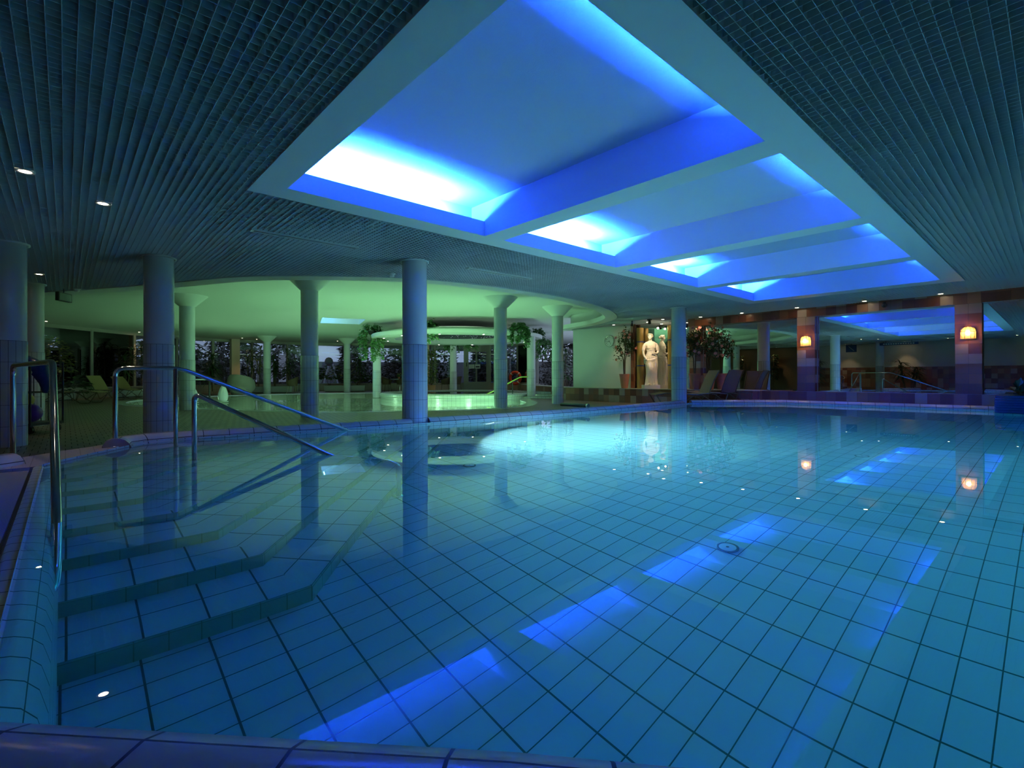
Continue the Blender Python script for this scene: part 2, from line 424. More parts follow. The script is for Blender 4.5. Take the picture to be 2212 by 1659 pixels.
# ------------------------------------------------------------------ ceiling
CX = [1.454,3.691,3.979,6.255,6.549,8.824,9.115,11.37]; CXN, CXF = 1.199, 11.781
CY0, CY1, CYR, CYL = 1.395, 4.557, 1.116, 4.838
TOPC = 2.74; DEL = .255
def setting_ceiling():
    region = [(-4.3,-4.2),(13.9,-4.2),(13.9,12)] + ARC[::-1]
    hole = [(CXN+.04,CYR+.04),(CXF-.04,CYR+.04),(CXF-.04,CYL-.04),(CXN+.04,CYL-.04)]
    ceil = fill_poly('ceiling', [region, hole], H+.048, MAT['plenum'], flip=True)
    struct(ceil, 'dark grey egg-crate louvre ceiling over the pool', 'ceiling')
    # egg-crate blades
    rng = random.Random(3)
    loops = [region, [(CXN,CYR),(CXF,CYR),(CXF,CYL),(CXN,CYL)]]
    def spans(axis, c):
        xs = []
        for L in loops:
            for i in range(len(L)):
                a = L[i]; b = L[(i+1) % len(L)]
                if (a[axis] > c) != (b[axis] > c):
                    t = (c-a[axis])/(b[axis]-a[axis]); xs.append(a[1-axis] + t*(b[1-axis]-a[1-axis]))
        xs.sort(); return list(zip(xs[::2], xs[1::2]))
    P = .058; T = .0012; B = MB(); jit = {}
    def jz(i, j):
        if (i, j) not in jit: jit[(i, j)] = rng.uniform(-.0045,.0045)
        return jit[(i, j)]
    MOD = .60
    for axis, lo, hi in ((0,-4.2,13.85),(1,-4.15,17.3)):
        n = int((hi-lo)/P)
        for k in range(n):
            c = lo + k*P + .013
            for a, b in spans(axis, c):
                if b - a < .02: continue
                pts = [a]; q = math.ceil((a+.01)/MOD)*MOD
                while q < b-.01: pts.append(q); q += MOD
                pts.append(b)
                i0 = len(B.v)
                for t in pts:
                    mi, mj = (int(c//MOD), int(round(t/MOD))) if axis == 0 else (int(round(t/MOD)), int(c//MOD)+500)
                    dz = jz(mi, mj); w = T
                    for s_, z in ((-w,H+dz),(w,H+dz),(w*2.2,H+.047),(-w*2.2,H+.047)):
                        B.v.append((c+s_, t, z) if axis == 0 else (t, c+s_, z))
                for j in range(len(pts)-1):
                    o = i0 + 4*j
                    for e in ((0,1,5,4),(1,2,6,5),(3,0,4,7)):
                        B.f.append(tuple(o+x for x in e)); B.uv.append(None); B.m.append(0)
    lv = B.build('louvre_grid', MAT['louver_grey'], ceil)
    # coffer frame, beams, troughs
    F = MB(); z0 = H-.012
    F.box(CXN,CXF,CY1,CYL,z0,H+.02); F.box(CXN,CXF,CYR,CY0,z0,H+.02)
    F.box(CXN,CX[0],CY0,CY1,z0,H+.02); F.box(CX[7],CXF,CY0,CY1,z0,H+.02)
    for i in (1,3,5):
        F.box(CX[i],CX[i+1],CY0,CY1,z0,H+.02); F.box(CX[i],CX[i+1],CY0-DEL,CY1+DEL,H+.02,TOPC+.02)
    F.box(CXN,CX[0],CY0-DEL,CY1+DEL,H+.02,TOPC+.02); F.box(CX[7],CXF,CY0-DEL,CY1+DEL,H+.02,TOPC+.02)
    for i in (0,2,4,6):
        F.box(CX[i],CX[i+1],CY1,CY1+.03,H+.02,2.516); F.box(CX[i],CX[i+1],CY0-.03,CY0,H+.02,2.516)
    F.box(CXN,CXF,CY1+DEL,CYL,H+.02,TOPC+.02); F.box(CXN,CXF,CYR,CY0-DEL,H+.02,TOPC+.02)
    fr = F.build('coffer_frame', MAT['white_paint'])
    tag(fr, 'white frame and cross beams of the blue-lit ceiling coffer', 'ceiling coffer', kind='structure')
    T_ = MB(); T_.box(CXN,CXF,CYR,CYL,TOPC,TOPC+.04)
    T_.build('coffer_panel', MAT['coffer_plaster'], fr)
    # ring between louvre ceiling and vault, with a light trough
    rb = MB(); inner = offset_path(ARC, -.33)
    rb.sweep(ARC, [(.0,VAULT+.02),(.0,H-.014),(-.33,H-.014),(-.33,H+.12),(-.31,H+.12),(-.31,H+.01),(-.03,H+.01),(-.03,VAULT+.02)], caps=True)
    ring = rb.build('trim_ring', MAT['white_paint']); struct(auto_smooth(ring, 30), 'curved pale ring trim edging the green-lit ceiling', 'ceiling ring')
    # vault with a small skylight opening
    vz = VAULT
    sky = [(6.85,17.75),(8.25,17.2),(8.85,19.0),(7.45,19.5)]
    fv = fill_poly('ceiling_vault', [[(-6,6.5),(13.9,6.5),(24.5,20),(24.5,33.5),(-6,33.5)], sky], vz, MAT['vault_plaster'], flip=True)
    struct(fv, 'plain curved-hall ceiling lit green from the cove', 'ceiling')
    k = MB(); k.prism(sky, vz, vz+.35, bottom=False)
    sk = k.build('skylight_well', MAT['white_paint']); tag(sk, 'small blue-lit coffer in the green ceiling', 'skylight', kind='structure')
    lt = MB(); c = ((6.85+7.45)/2,(17.75+19.5)/2)
    lt.tube([(7.0,17.86,vz+.2),(7.5,19.3,vz+.2)], .02, 8)
    lt.build('lamp_tube', emission('skylight_tube', (.12,.42,1), 22), sk)
setting_ceiling()

# ------------------------------------------------------------------ columns
def make_column(name, loc, label, flared, ztop=None, tile_top=1.137, r=.176):
    t = thing('round_column', label, 'column', (loc[0],loc[1],0))
    t['group'] = 'round columns'
    a = MB(); base = -DEPTH if name == 'wet' else DECK-.002
    a.lathe([(r+.007,base),(r+.007,tile_top),(r,tile_top+.004)], n=40)
    tb = a.build('tiled_base', MAT['column_tile'], t, smooth=True); tag(tb, 'tall narrow grey tiles around the lower part of the column')
    s = MB(); zt = H+.06 if not flared else 2.53
    if ztop: zt = ztop
    s.lathe([(r,tile_top),(r,zt)], n=40)
    s.build('shaft', MAT['column_paint'], t, smooth=True)
    if flared:
        c = MB(); c.lathe([(r,2.53),(r+.015,2.54),(r+.30,VAULT+.002)], n=40)
        tag(c.build('capital', MAT['vault_plaster'], t, smooth=True), 'flared conical capital')
    elif not ztop:
        c = MB(); c.lathe([(r+.012,H-.018),(r+.012,H+.005),(r+.03,H+.005),(r+.03,H-.014),(r+.012,H-.018)], n=40)
        c.build('collar', MAT['white_paint'], t, smooth=True)
    return t
COLS = [('dry',(-.53,8.72),'plain round column at the left edge of the photo, behind the toy cart rail',False),
 ('dry',(-.45,12.2),'plain column with a warm glow behind the leftmost column',False),
 ('dry',(.97,8.40),'plain round column behind the curb at the end of the pool steps',False),
 ('wet',(3.77,6.28),'tallest blue column standing in the far pool edge at photo centre',False),
 ('wet',(11.2,6.28),'blue column standing in the pool corner beside the statue',False),
 ('dry',(2.36,15.25),'green-lit flared column right of the column by the steps',True),
 ('dry',(3.89,10.78),'flared column on the deck behind the submerged handrail end',True),
 ('dry',(8.75,10.15),'flared column right of the central blue column, before the life ring',True),
 ('dry',(11.25,10.36),'flared column left of the wall clock',True),
 ('dry',(7.75,27.5),'slim flared column on the far shore beside tall plants',True),
 ('dry',(11.6,26.5),'slim flared column on the far shore between leafy planters',True),
 ('dry',(-2.5,6.0),'column seen only as a reflection in the mirror wall',False)]
for kd, loc, lb, fl in COLS: make_column(kd, loc, lb, fl)

# ------------------------------------------------------------------ right wall: tiled header, pillars, mirrors, plinth
def setting_right():
    w = MB(); w.box(XM+.03,14.1,-4.2,9.35,DECK,VAULT+.05)
    struct(w.build('wall_right', MAT['cream_wall']), 'wall behind the mirrors', 'wall')
    w = MB(); w.box(13.70,13.95,9.30,11.85,.28,VAULT+.05)
    struct(w.build('wall_clock', MAT['white_paint']), 'plain white wall carrying the round clock', 'wall')
    h = MB(); h.box(XR-.01,XM+.05,-4.2,7.35,2.13,H+.06)
    struct(h.build('trim_header', MAT['brown_tile']), 'brown tiled band above the mirrors', 'tile band')
    lo = MB(); lo.box(13.60,XM+.05,-4.2,5.35,DECK,.283)
    struct(lo.build('trim_plinth', MAT['brown_tile']), 'low brown tiled wall below the mirrors', 'tile wall')
    pl = MB()
    front = [(XM+.05,5.30),(13.52,5.30),(13.42,5.42),(13.38,5.7),(13.26,7.3),(13.2,9.0),(13.22,11.8),(15.2,15.4),(17.4,18.6),(17.9,18.3),(14.0,12.0),(XM+.05,11.9)]
    pl.prism(front[::-1], DECK, .27); 
    struct(pl.build('trim_platform', MAT['brown_tile']), 'low brown tiled platform carrying the statue and flower pots', 'platform')
    tp = MB(); tp.prism([(p[0]-(.012 if i < 9 and i > 0 else 0), p[1]) for i, p in enumerate(front)][::-1], .271, .29)
    struct(tp.build('trim_ledge', MAT['sill_tile']), 'pale top edge of the low tiled platform', 'ledge')
    for k, (a, b, lb) in enumerate([(6.96,7.31,'narrow brown tiled pillar behind the right pair of flower pots'),(4.02,4.42,'checkered brown tile pillar with the left wall lamp'),
                     (1.04,1.45,'checkered brown tile pillar with the right wall lamp')]):
        p = MB(); p.box(XR-.012,XM+.04,a,b,.284,2.131)
        for i in range(len(p.uv)): p.uv[i] = None
        o = p.build('tiled_pillar', tiles('pillar_tile', [(.33,.13,.06),(.17,.06,.04),(.42,.30,.22),(.26,.11,.06),(.38,.24,.16),(.20,.08,.05)], (b-a)/2, .204, .004, (.04,.03,.025), .25, v0=.29, u0=a, bump=.12))
        tag(o, lb, 'pillar', 'tiled pillars of the mirror wall')
    mirs = [(-2.6,1.04,'mirror panel right of the right wall lamp'),(1.45,4.02,'wide mirror panel between the two lamp pillars, reflecting the coffer'),
            (4.42,6.96,'mirror panel behind the right flower pots and loungers'),(7.31,9.32,'mirror panel behind the white statue')]
    for a, b, lb in mirs:
        t = thing('wall_mirror', lb, 'mirror', (XM,(a+b)/2,1.2), group='mirror panels of the right wall')
        g = MB(); d = (b-a)/2
        N = 24
        g.box(0,.02,-d,d,-.93,1.0 if b < 7.2 else 1.155)
        g.build('glass', MAT['mirror'], t)
        f = MB(); z1 = .96 if b < 7.2 else 1.13
        f.box(-.012,.004,-d,-d+.012,-.92,z1); f.build('edge_strip', MAT['frame_paint'], t)
        f = MB(); f.box(-.012,.004,d-.012,d,-.92,z1); f.build('edge_strip', MAT['frame_paint'], t)
setting_right()

# ------------------------------------------------------------------ other walls
def setting_walls():
    def wall(name, pts, z0, z1, zc, lab):
        a, b = pts; n = Vector((b[1]-a[1], -(b[0]-a[0]))).normalized()*.12
        q = [(a[0],a[1]),(b[0],b[1]),(b[0]+n.x,b[1]+n.y),(a[0]+n.x,a[1]+n.y)]
        u = MB(); u.prism(q, zc, z1); struct(u.build('wall_' + name, MAT['cream_wall']), lab, 'wall')
        k = n*.06
        l = MB(); l.prism([(a[0]-k.x,a[1]-k.y),(b[0]-k.x,b[1]-k.y),q[2],q[3]], z0, zc); struct(l.build('trim_wainscot_' + name, MAT['brown_tile']), 'brown tiled lower part of a wall behind the photographer', 'tile wainscot')
    wall('left', ((-4.2,-4.2),(-4.2,9.5)), DECK, H+.08, 1.1, 'cream wall facing the mirrors')
    wall('back', ((13.9,-4.2),(-4.2,-4.2)), DECK, H+.08, 1.1, 'cream wall behind the photographer')
    w = MB(); w.box(-4.35,-4.2,9.5,24.5,DECK,VAULT)
    struct(w.build('wall_wood', mat('wood_slats', (.20,.11,.05), .5, bump=(30,.2))), 'wooden panelled wall seen in the mirrors', 'wall')
setting_walls()
WIN = [(-4.2,23.6),(-.74,26.3),(2.4,29.1),(6.0,31.1),(10.0,31.4),(13.1,30.2),(17.5,26.7),(21.6,23.4),(20.6,20.6),(17.9,18.3)]
def setting_windows():
    """window wall of the hall: low tiled wall, sill, mullions, one pane per bay"""
    lw = MB(); lw.sweep(WIN, [(0,DECK),(0,.25),(-.18,.25),(-.18,DECK)])
    struct(lw.build('wall_window', MAT['sill_tile']), 'low tiled wall under the far windows', 'wall')
    hd = MB(); hd.sweep(WIN, [(.03,2.74),(.03,VAULT),(-.12,VAULT),(-.12,2.74)])
    struct(hd.build('trim_window_head', MAT['frame_paint']), 'pale head rail above the far windows', 'trim')
    k = 0
    segs = [(WIN[i], WIN[i+1]) for i in range(len(WIN)-1)]
    for a, b in segs:
        d = math.hypot(b[0]-a[0], b[1]-a[1]); n = max(1, round(d/2.2))
        for j in range(n):
            p = [a[q] + (b[q]-a[q])*j/n for q in (0,1)]; r = [a[q] + (b[q]-a[q])*(j+1)/n for q in (0,1)]
            k += 1
            if k in ():
                continue
            ang = math.atan2(r[1]-p[1], r[0]-p[0]); L = math.hypot(r[0]-p[0], r[1]-p[1])
            o = bpy.data.objects.new('window_%d' % k, None); COL.objects.link(o); o.location = (p[0],p[1],.25); o.rotation_euler = (0,0,ang)
            tag(o, None, None, 'far windows', 'structure')
            f = MB()
            f.box(-.05,.05,-.05,.08,0,2.5); f.box(L-.05,L+.05,-.05,.08,0,2.5)
            f.box(.05,L-.05,-.03,.06,0,.05); f.box(.05,L-.05,-.03,.06,2.43,2.5)
            f.build('window_frame', MAT['frame_paint'], o)
            g = MB(); g.box(.05,L-.05,.0,.012,.05,2.43)
            g.build('pane', MAT['pane'], o)
setting_windows()

# ------------------------------------------------------------------ sunken round pool with island, halo disc
HC = (12.21,16.87)
def setting_spool():
    b = MB(); n = len(SPOOL)
    zw = DECK-.02; zb = -1.1
    b.face([(p[0],p[1],zb) for p in SPOOL])
    L = 0
    for i in range(n):
        a = SPOOL[i]; c = SPOOL[(i+1) % n]; d = math.hypot(c[0]-a[0], c[1]-a[1])
        b.face([(a[0],a[1],zb),(a[0],a[1],DECK),(c[0],c[1],DECK),(c[0],c[1],zb)], [(L,zb),(L,DECK),(L+d,DECK),(L+d,zb)]); L += d
    struct(b.build('floor_round_pool', MAT['island_tile']), 'pale tiled basin of the round pool', 'pool floor')
    r = MB(); r.sweep(SPOOL, [(0,zw-.05),(0.0,DECK+.004),(.36,DECK+.006),(.38,DECK-.05)], closed=True)
    struct(r.build('trim_rim', MAT['pale_tile']), 'pale flush tile rim around the round pool', 'pool rim')
    w = MB(); w.face([(p[0],p[1],zw) for p in SPOOL])
    m2 = bpy.data.materials.new('round_pool_water'); m2.use_nodes = True; nt = m2.node_tree; nt.nodes.clear()
    tr = nt.nodes.new('ShaderNodeBsdfTransparent'); tr.inputs[0].default_value = (.80,.97,.84,1)
    gl = nt.nodes.new('ShaderNodeBsdfGlossy'); gl.inputs['Roughness'].default_value = 0
    fr = nt.nodes.new('ShaderNodeFresnel'); fr.inputs[0].default_value = 1.333
    mx = nt.nodes.new('ShaderNodeMixShader'); nt.links.new(fr.outputs[0], mx.inputs[0]); nt.links.new(tr.outputs[0], mx.inputs[1]); nt.links.new(gl.outputs[0], mx.inputs[2])
    nt.links.new(mx.outputs[0], nt.nodes.new('ShaderNodeOutputMaterial').inputs[0])
    tag(w.build('round_pool_water', m2), 'green glowing water of the round pool in the hall', 'water', kind='stuff')
    i = MB()
    i.lathe([(3.15,zb),(3.15,-.10),(3.18,-.05),(3.18,.0),(3.13,.045),(3.0,.06),(2.55,.06),(2.50,.04),(2.5,-.3),(.02,-.3)], (HC[0],HC[1],0), 72)
    io = auto_smooth(i.build('whirlpool_island', MAT['island_tile']), 30); tag(io, 'round tiled whirlpool island with a rounded rim in the green pool', 'whirlpool')
    iw = MB(); iw.lathe([(2.5,.02),(.01,.02)], (HC[0],HC[1],0), 48)
    iw.build('whirlpool_water', m2, io)
    for q in range(3):
        st = MB(); st.lathe([(1.5-.3*q,-.17+.08*q-.01),(1.5-.3*q,-.08+.08*q),(.01,-.08+.08*q)], (14.55,14.05,0), 40)
        auto_smooth(st.build('entry_step', MAT['island_tile'], io), 30)
    # halo disc on slim columns
    t = thing('halo_canopy', 'round pale canopy ring with spotlights and a starry centre above the whirlpool', 'canopy', (HC[0],HC[1],0))
    h = MB(); h.lathe([(3.50,2.37),(3.52,2.34),(3.50,2.225),(3.46,2.22),(2.62,2.22),(2.60,2.24),(2.60,2.50),(2.9,2.50),(3.3,2.40),(3.50,2.37)], n=80)
    auto_smooth(h.build('ring', MAT['vault_plaster'], t), 30)
    s = MB(); s.lathe([(2.62,2.46),(.01,2.46)], n=60)
    m, nt, bs = new_mat('star_ceiling'); bs.inputs['Base Color'].default_value = (.004,.012,.04,1); bs.inputs['Roughness'].default_value = .6
    sd = s.build('star_disc', m, t)
    dots = MB(); rg = random.Random(5)
    for q in range(220):
        a = rg.uniform(0,2*PI); rr = 2.5*math.sqrt(rg.random()); e = rg.choice((.006,.006,.008,.012))
        x, y = rr*math.cos(a), rr*math.sin(a); dots.face([(x-e,y-e,2.455),(x-e,y+e,2.455),(x+e,y+e,2.455),(x+e,y-e,2.455)])
    tag(dots.build('star_point', emission('star_point', (.75,.9,1), 5), sd), kind='stuff')
    lamp = emission('halo_lamp', (1,.93,.75), 55)
    for q in range(12):
        a = 2*PI*q/12 + .2; rr = 3.05
        d = MB(); d.lathe([(.055,0),(.055,-.012),(.035,-.014)], n=12)
        sp = d.build('spotlight', MAT['chrome'], t, loc=(rr*math.cos(a),rr*math.sin(a),2.22))
        e = MB(); e.lathe([(.034,-.013),(.005,-.013)], n=12); e.build('lens', lamp, sp)
    # posts under the ring
    for (x, y, lb) in ((15.35,15.7,'slim column carrying the canopy on the right, beside the entry steps'),(14.1,19.9,'slim column carrying the canopy at the back, before the glass door'),
                       (13.41,13.74,'slim column carrying the canopy in front, half hidden by a blue column'),(9.6,19.0,'slim column carrying the canopy behind the central blue column')):
        make_column('dry', (x,y), lb, False, ztop=2.23, tile_top=.95, r=.165)
setting_spool()
# ------------------------------------------------------------------ more materials
MAT['terracotta'] = mat('terracotta', (.52,.22,.11), .75, bump=(40,.1))
MAT['soil'] = mat('soil', (.04,.028,.02), .95)
MAT['leaf_dark'] = mat('leaf_dark', (.035,.085,.03), .38, var=(6,(.06,.12,.035)))
MAT['leaf_mid'] = mat('leaf_mid', (.07,.16,.045), .4, var=(5,(.12,.20,.05)))
MAT['leaf_ivy'] = mat('leaf_ivy', (.06,.20,.08), .4, var=(7,(.14,.26,.08)))
MAT['leaf_yellow'] = mat('leaf_yellow', (.22,.26,.05), .45, var=(5,(.10,.17,.04)))
MAT['bark'] = mat('bark', (.12,.08,.05), .8, bump=(30,.4))
MAT['pink_petal'] = mat('petal_pink', (.85,.24,.20), .5, var=(30,(.90,.50,.45)))
MAT['planter_white'] = mat('planter_white', (.48,.50,.46), .45)
MAT['wicker'] = mat('wicker', (.12,.075,.04), .55, bump=(160,.6))
MAT['wicker_pale'] = mat('wicker_pale', (.40,.27,.13), .55, bump=(160,.5))
MAT['sling'] = mat('sling_mesh', (.34,.24,.10), .6, bump=(300,.4))
MAT['sling_brown'] = mat('sling_mesh_brown', (.20,.15,.12), .6, bump=(300,.4))
MAT['tube_bronze'] = mat('tube_bronze', (.20,.16,.12), .35, .3)
MAT['white_plastic'] = mat('white_plastic', (.80,.82,.85), .35)
MAT['plaster'] = mat('statue_plaster', (.86,.80,.70), .65, bump=(40,.08))
MAT['gold'] = mat('gold_lacquer', (.42,.27,.08), .32, .45)
MAT['blue_band'] = mat('blue_band', (.02,.05,.30), .35)
MAT['tub_fabric'] = mat('tub_fabric', (.36,.34,.30), .8)
MAT['red_foam'] = mat('red_foam', (.70,.07,.03), .45)
MAT['white_band'] = mat('white_band', (.8,.8,.78), .5)
MAT['paper'] = mat('paper', (.78,.78,.74), .7)
MAT['ink'] = mat('ink', (.03,.03,.03), .6)
MAT['sign_blue'] = mat('sign_blue', (.02,.08,.22), .4)
MAT['pool_cover'] = mat('pool_cover_blue', (.02,.07,.24), .22)
MAT['lamp_warm'] = emission('downlight_glow', (1,.80,.52), 30)

def leaf_strip(b, base, az, L, w, rise, droop, n=4, m=0, fold=.25):
    """one strap leaf arching out of base"""
    c, s = math.cos(az), math.sin(az); rows = []
    for i in range(n+1):
        t = i/n; r = L*t*math.cos(rise*(1-t*.5)); z = L*(math.sin(rise)*t - droop*t*t)
        ww = w*math.sin(PI*min(.97,.12+.86*t))**.8
        x, y = base[0]+c*r, base[1]+s*r; zz = base[2]+z
        rows.append([(x-s*ww, y+c*ww, zz), (x, y, zz-ww*fold), (x+s*ww, y-c*ww, zz)])
    b.grid(rows, m=m)
def leaf_card(b, p, d, L, w, rg, m=0):
    """small pointed folded leaf at p pointing along d"""
    d = Vector(d).normalized(); sd = d.cross(Vector((rg.uniform(-.3,.3), rg.uniform(-.3,.3), 1)))
    if sd.length < 1e-3: sd = Vector((1,0,0))
    sd.normalize(); up = sd.cross(d); p = Vector(p)
    q = [p, p + d*L*.45 + sd*w + up*w*.3, p + d*L, p + d*L*.45 - sd*w + up*w*.3]
    i = len(b.v); b.v += [tuple(x) for x in q]
    b.f += [(i,i+1,i+2),(i,i+2,i+3)]; b.uv += [None,None]; b.m += [m,m]
def rdir(rg, zmin=-1):
    z = rg.uniform(zmin,1); a = rg.uniform(0,2*PI); r = math.sqrt(max(0,1-z*z)); return Vector((r*math.cos(a), r*math.sin(a), z))

# ------------------------------------------------------------------ handrails
def rounded(P, r=.09, k=5):
    out = [P[0]]
    for i in range(1, len(P)-1):
        a, b, c = Vector(P[i-1]), Vector(P[i]), Vector(P[i+1])
        d0 = min(r, (a-b).length*.45); d1 = min(r, (c-b).length*.45)
        p = b + (a-b).normalized()*d0; q = b + (c-b).normalized()*d1
        for j in range(k+1):
            t = j/k; out.append(tuple(p*(1-t)**2 + b*2*t*(1-t) + q*t*t))
    out.append(P[-1]); return out
def handrail(label, path, posts, r=.0215, rad=.09, flanges=()):
    t = thing('handrail', label, 'handrail', (path[0][0],path[0][1],0), group='steel handrails of the pool steps')
    o = Vector((path[0][0],path[0][1],0)); rel = lambda p: tuple(Vector(p)-o)
    b = MB(); b.tube([rel(p) for p in rounded(path, rad)], r, 16)
    b.build('rail', MAT['chrome'], t, smooth=True)
    for a, c in posts:
        b = MB(); b.tube([rel(a), rel(c)], r*.98, 14); b.build('post', MAT['chrome'], t, smooth=True)
    for p in flanges:
        b = MB(); b.lathe([(r+.03,0),(r+.03,.006),(r+.004,.012)], rel(p), 20); b.build('flange', MAT['chrome'], t, smooth=True)
handrail('steel handrail along the far curb, sloping down beside the pool steps',
         [(.36,6.16,.0),(.36,6.16,.775),(.88,6.08,.775),(2.62,6.05,.012),(2.95,6.04,-.14)], [((.84,6.08,-.14),(.84,6.08,.77))], flanges=[(.36,6.16,.007)])
handrail('lower steel handrail in the middle of the pool steps, its end under water',
         [(.865,5.24,-.42),(.865,5.24,.535),(1.70,4.27,.0),(2.05,3.86,-.185),(2.06,3.70,-.30),(2.06,3.70,-DEPTH)], [], rad=.075, flanges=[(2.06,3.70,-DEPTH),(.865,5.24,-.42)])
handrail('steel handrail at the left end of the steps, seen end-on',
         [(-.37,6.68,DECK),(-.37,6.68,.80),(-.07,5.12,.80),(-.030,3.18,.0),(-.030,2.62,-.225),(-.035,2.50,-.36),(-.12,2.46,-.40)], [], rad=.10)

# ------------------------------------------------------------------ sun loungers
def lounger(loc, rz, label, back=58, m='sling', flat=False, group='sun loungers on the deck'):
    """length along +x (foot at +x), head end at -x"""
    t = thing('sun_lounger', label, 'sun lounger', (loc[0],loc[1],DECK), rz, group)
    W = .31; h = .40
    b = MB(); P = [(-.28,h),(0,h-.02),(.35,h-.015),(.75,h+.02),(1.05,h-.03)]
    b.grid([[(x,-W,z) for x,z in P],[(x,W,z) for x,z in P]][::-1]); b.grid([[(x,-W,z-.012) for x,z in P],[(x,W,z-.012) for x,z in P]])
    b.build('seat', MAT[m], t, smooth=True)
    a = math.radians(back); c = (-.28,h)
    Q = [(c[0]-q*math.cos(a)+.05*math.sin(q*3.2), c[1]+q*math.sin(a)) for q in (0,.2,.4,.56,.66)]
    b = MB(); b.grid([[(x,-W,z) for x,z in Q],[(x,W,z) for x,z in Q]]); b.grid([[(x+.012,-W,z) for x,z in Q],[(x+.012,W,z) for x,z in Q]][::-1])
    b.build('backrest', MAT[m], t, smooth=True)
    for s in (-1,1):
        y = s*(W+.012)
        b = MB(); b.tube([(x,y,z-.006) for x,z in [Q[-1],Q[2],Q[0]]] , .014, 8); b.build('back_frame', MAT['tube_bronze'], t, smooth=True)
        b = MB(); b.tube([(x,y,z-.008) for x,z in P], .014, 8); b.build('side_rail', MAT['tube_bronze'], t, smooth=True)
        b = MB(); b.tube(rounded([(-.75,y,h-.02),(-.62,y,.012),(-.1,y,h-.04),(.3,y,h-.03)], .06), .014, 8); b.build('leg', MAT['tube_bronze'], t, smooth=True)
        b = MB(); b.tube(rounded([(.1,y,h-.05),(.55,y,.012),(.82,y,.012),(1.04,y,h-.04)], .06), .014, 8); b.build('leg', MAT['tube_bronze'], t, smooth=True)
        b = MB(); b.tube([(-.75,y,h-.02),(-.28,y,h+.02)], .013, 8); b.build('armrest', MAT['tube_bronze'], t, smooth=True)
    return t
IR = math.atan2(-.670,.742)         # world direction that runs to the right in the view
lounger((12.0,6.33), IR+PI, 'tan sun lounger with raised back, right of the wet column before the flower pots', 62)
lounger((12.92,6.10), PI/2-.14, 'brown sun lounger behind the tan one, its back towards the pool', 64, 'sling_brown')
lounger((2.1,26.3), IR, 'second of two dim loungers by the dark left windows, nearer the plant tub', 50)
lounger((1.25,24.7), IR, 'first of two dim loungers with raised backs by the dark left windows', 55)
lounger((.05,22.2), IR+.2, 'dim flat lounger left of the pair by the dark windows, behind the toy cart', 8)

# ------------------------------------------------------------------ planters and plants
def trough(loc, rz, L, label, h=.36, w=.42):
    t = thing('plant_trough', label, 'planter', (loc[0],loc[1],DECK), rz, 'white plant troughs at the windows')
    b = MB(); b.hexa([(-L/2+.03,-w/2+.03,.03),(L/2-.03,-w/2+.03,.03),(L/2-.03,w/2-.03,.03),(-L/2+.03,w/2-.03,.03),(-L/2,-w/2,h),(L/2,-w/2,h),(L/2,w/2,h),(-L/2,w/2,h)])
    b.build('box', MAT['planter_white'], t)
    b = MB(); b.box(-L/2+.08,L/2-.08,-w/2+.08,w/2-.08,0,.04); b.build('plinth', MAT['black'], t)
    b = MB(); b.box(-L/2+.03,L/2-.03,-w/2+.03,w/2-.03,h-.02,h+.006); b.build('soil', MAT['soil'], t)
    return t
def dracaena(loc, z, seed, label, canes=3, H_=1.7, leaf='leaf_dark', spread=.3, L=.55, group='cane plants in the troughs', nl=34, heads=1):
    rg = random.Random(seed); t = thing('cane_plant', label, 'plant', (loc[0],loc[1],z), 0, group)
    for k in range(canes):
        a = rg.uniform(0,2*PI); r = spread*rg.random(); hh = H_*rg.uniform(.55,1) if k else H_
        top = (r*2*math.cos(a), r*2*math.sin(a), hh); bt = (r*.6*math.cos(a), r*.6*math.sin(a), -.01)
        b = MB(); b.tube([bt, ((bt[0]+top[0])/2+rg.uniform(-.04,.04), (bt[1]+top[1])/2, hh*.5), top], [.024,.02,.014], 7)
        b.build('cane', MAT['bark'], t, smooth=True)
        f = MB()
        for i in range(nl):
            zz = hh - (i/nl)**1.3*hh*.55*heads + .04
            q = zz/hh; bx = bt[0]+(top[0]-bt[0])*q, bt[1]+(top[1]-bt[1])*q
            leaf_strip(f, (bx[0],bx[1],zz), rg.uniform(0,2*PI), L*rg.uniform(.7,1.1), .028, rg.uniform(.35,1.25) if i > nl*.25 else rg.uniform(.9,1.45), rg.uniform(.55,1.15))
        f.build('foliage', MAT[leaf], t, smooth=True)
    return t
def bush(loc, z, seed, label, rx=.6, ry=.35, rz_=.4, n=120, L=.26, w=.09, leaf='leaf_dark', name='leafy_bush', group=None, stems=5, lift=.9):
    rg = random.Random(seed); t = thing(name, label, 'plant', (loc[0],loc[1],z), 0, group)
    f = MB(); s = MB()
    for i in range(n):
        d = rdir(rg, -.3); q = rg.uniform(.5,1)
        p = (d.x*rx*q, d.y*ry*q, rz_*(lift+d.z*q))
        leaf_card(f, p, (d.x, d.y, d.z*.4-.35), L*rg.uniform(.7,1.2), w*rg.uniform(.8,1.2), rg)
    f.build('foliage', MAT[leaf], t)
    for i in range(stems):
        d = rdir(rg, .2); s = MB(); s.tube([(d.x*.05,d.y*.05,-.01),(d.x*rx*.3,d.y*ry*.3,rz_*.5),(d.x*rx*.6,d.y*ry*.6,rz_*lift)], .009, 5); s.build('stem', MAT['bark'], t)
    return t
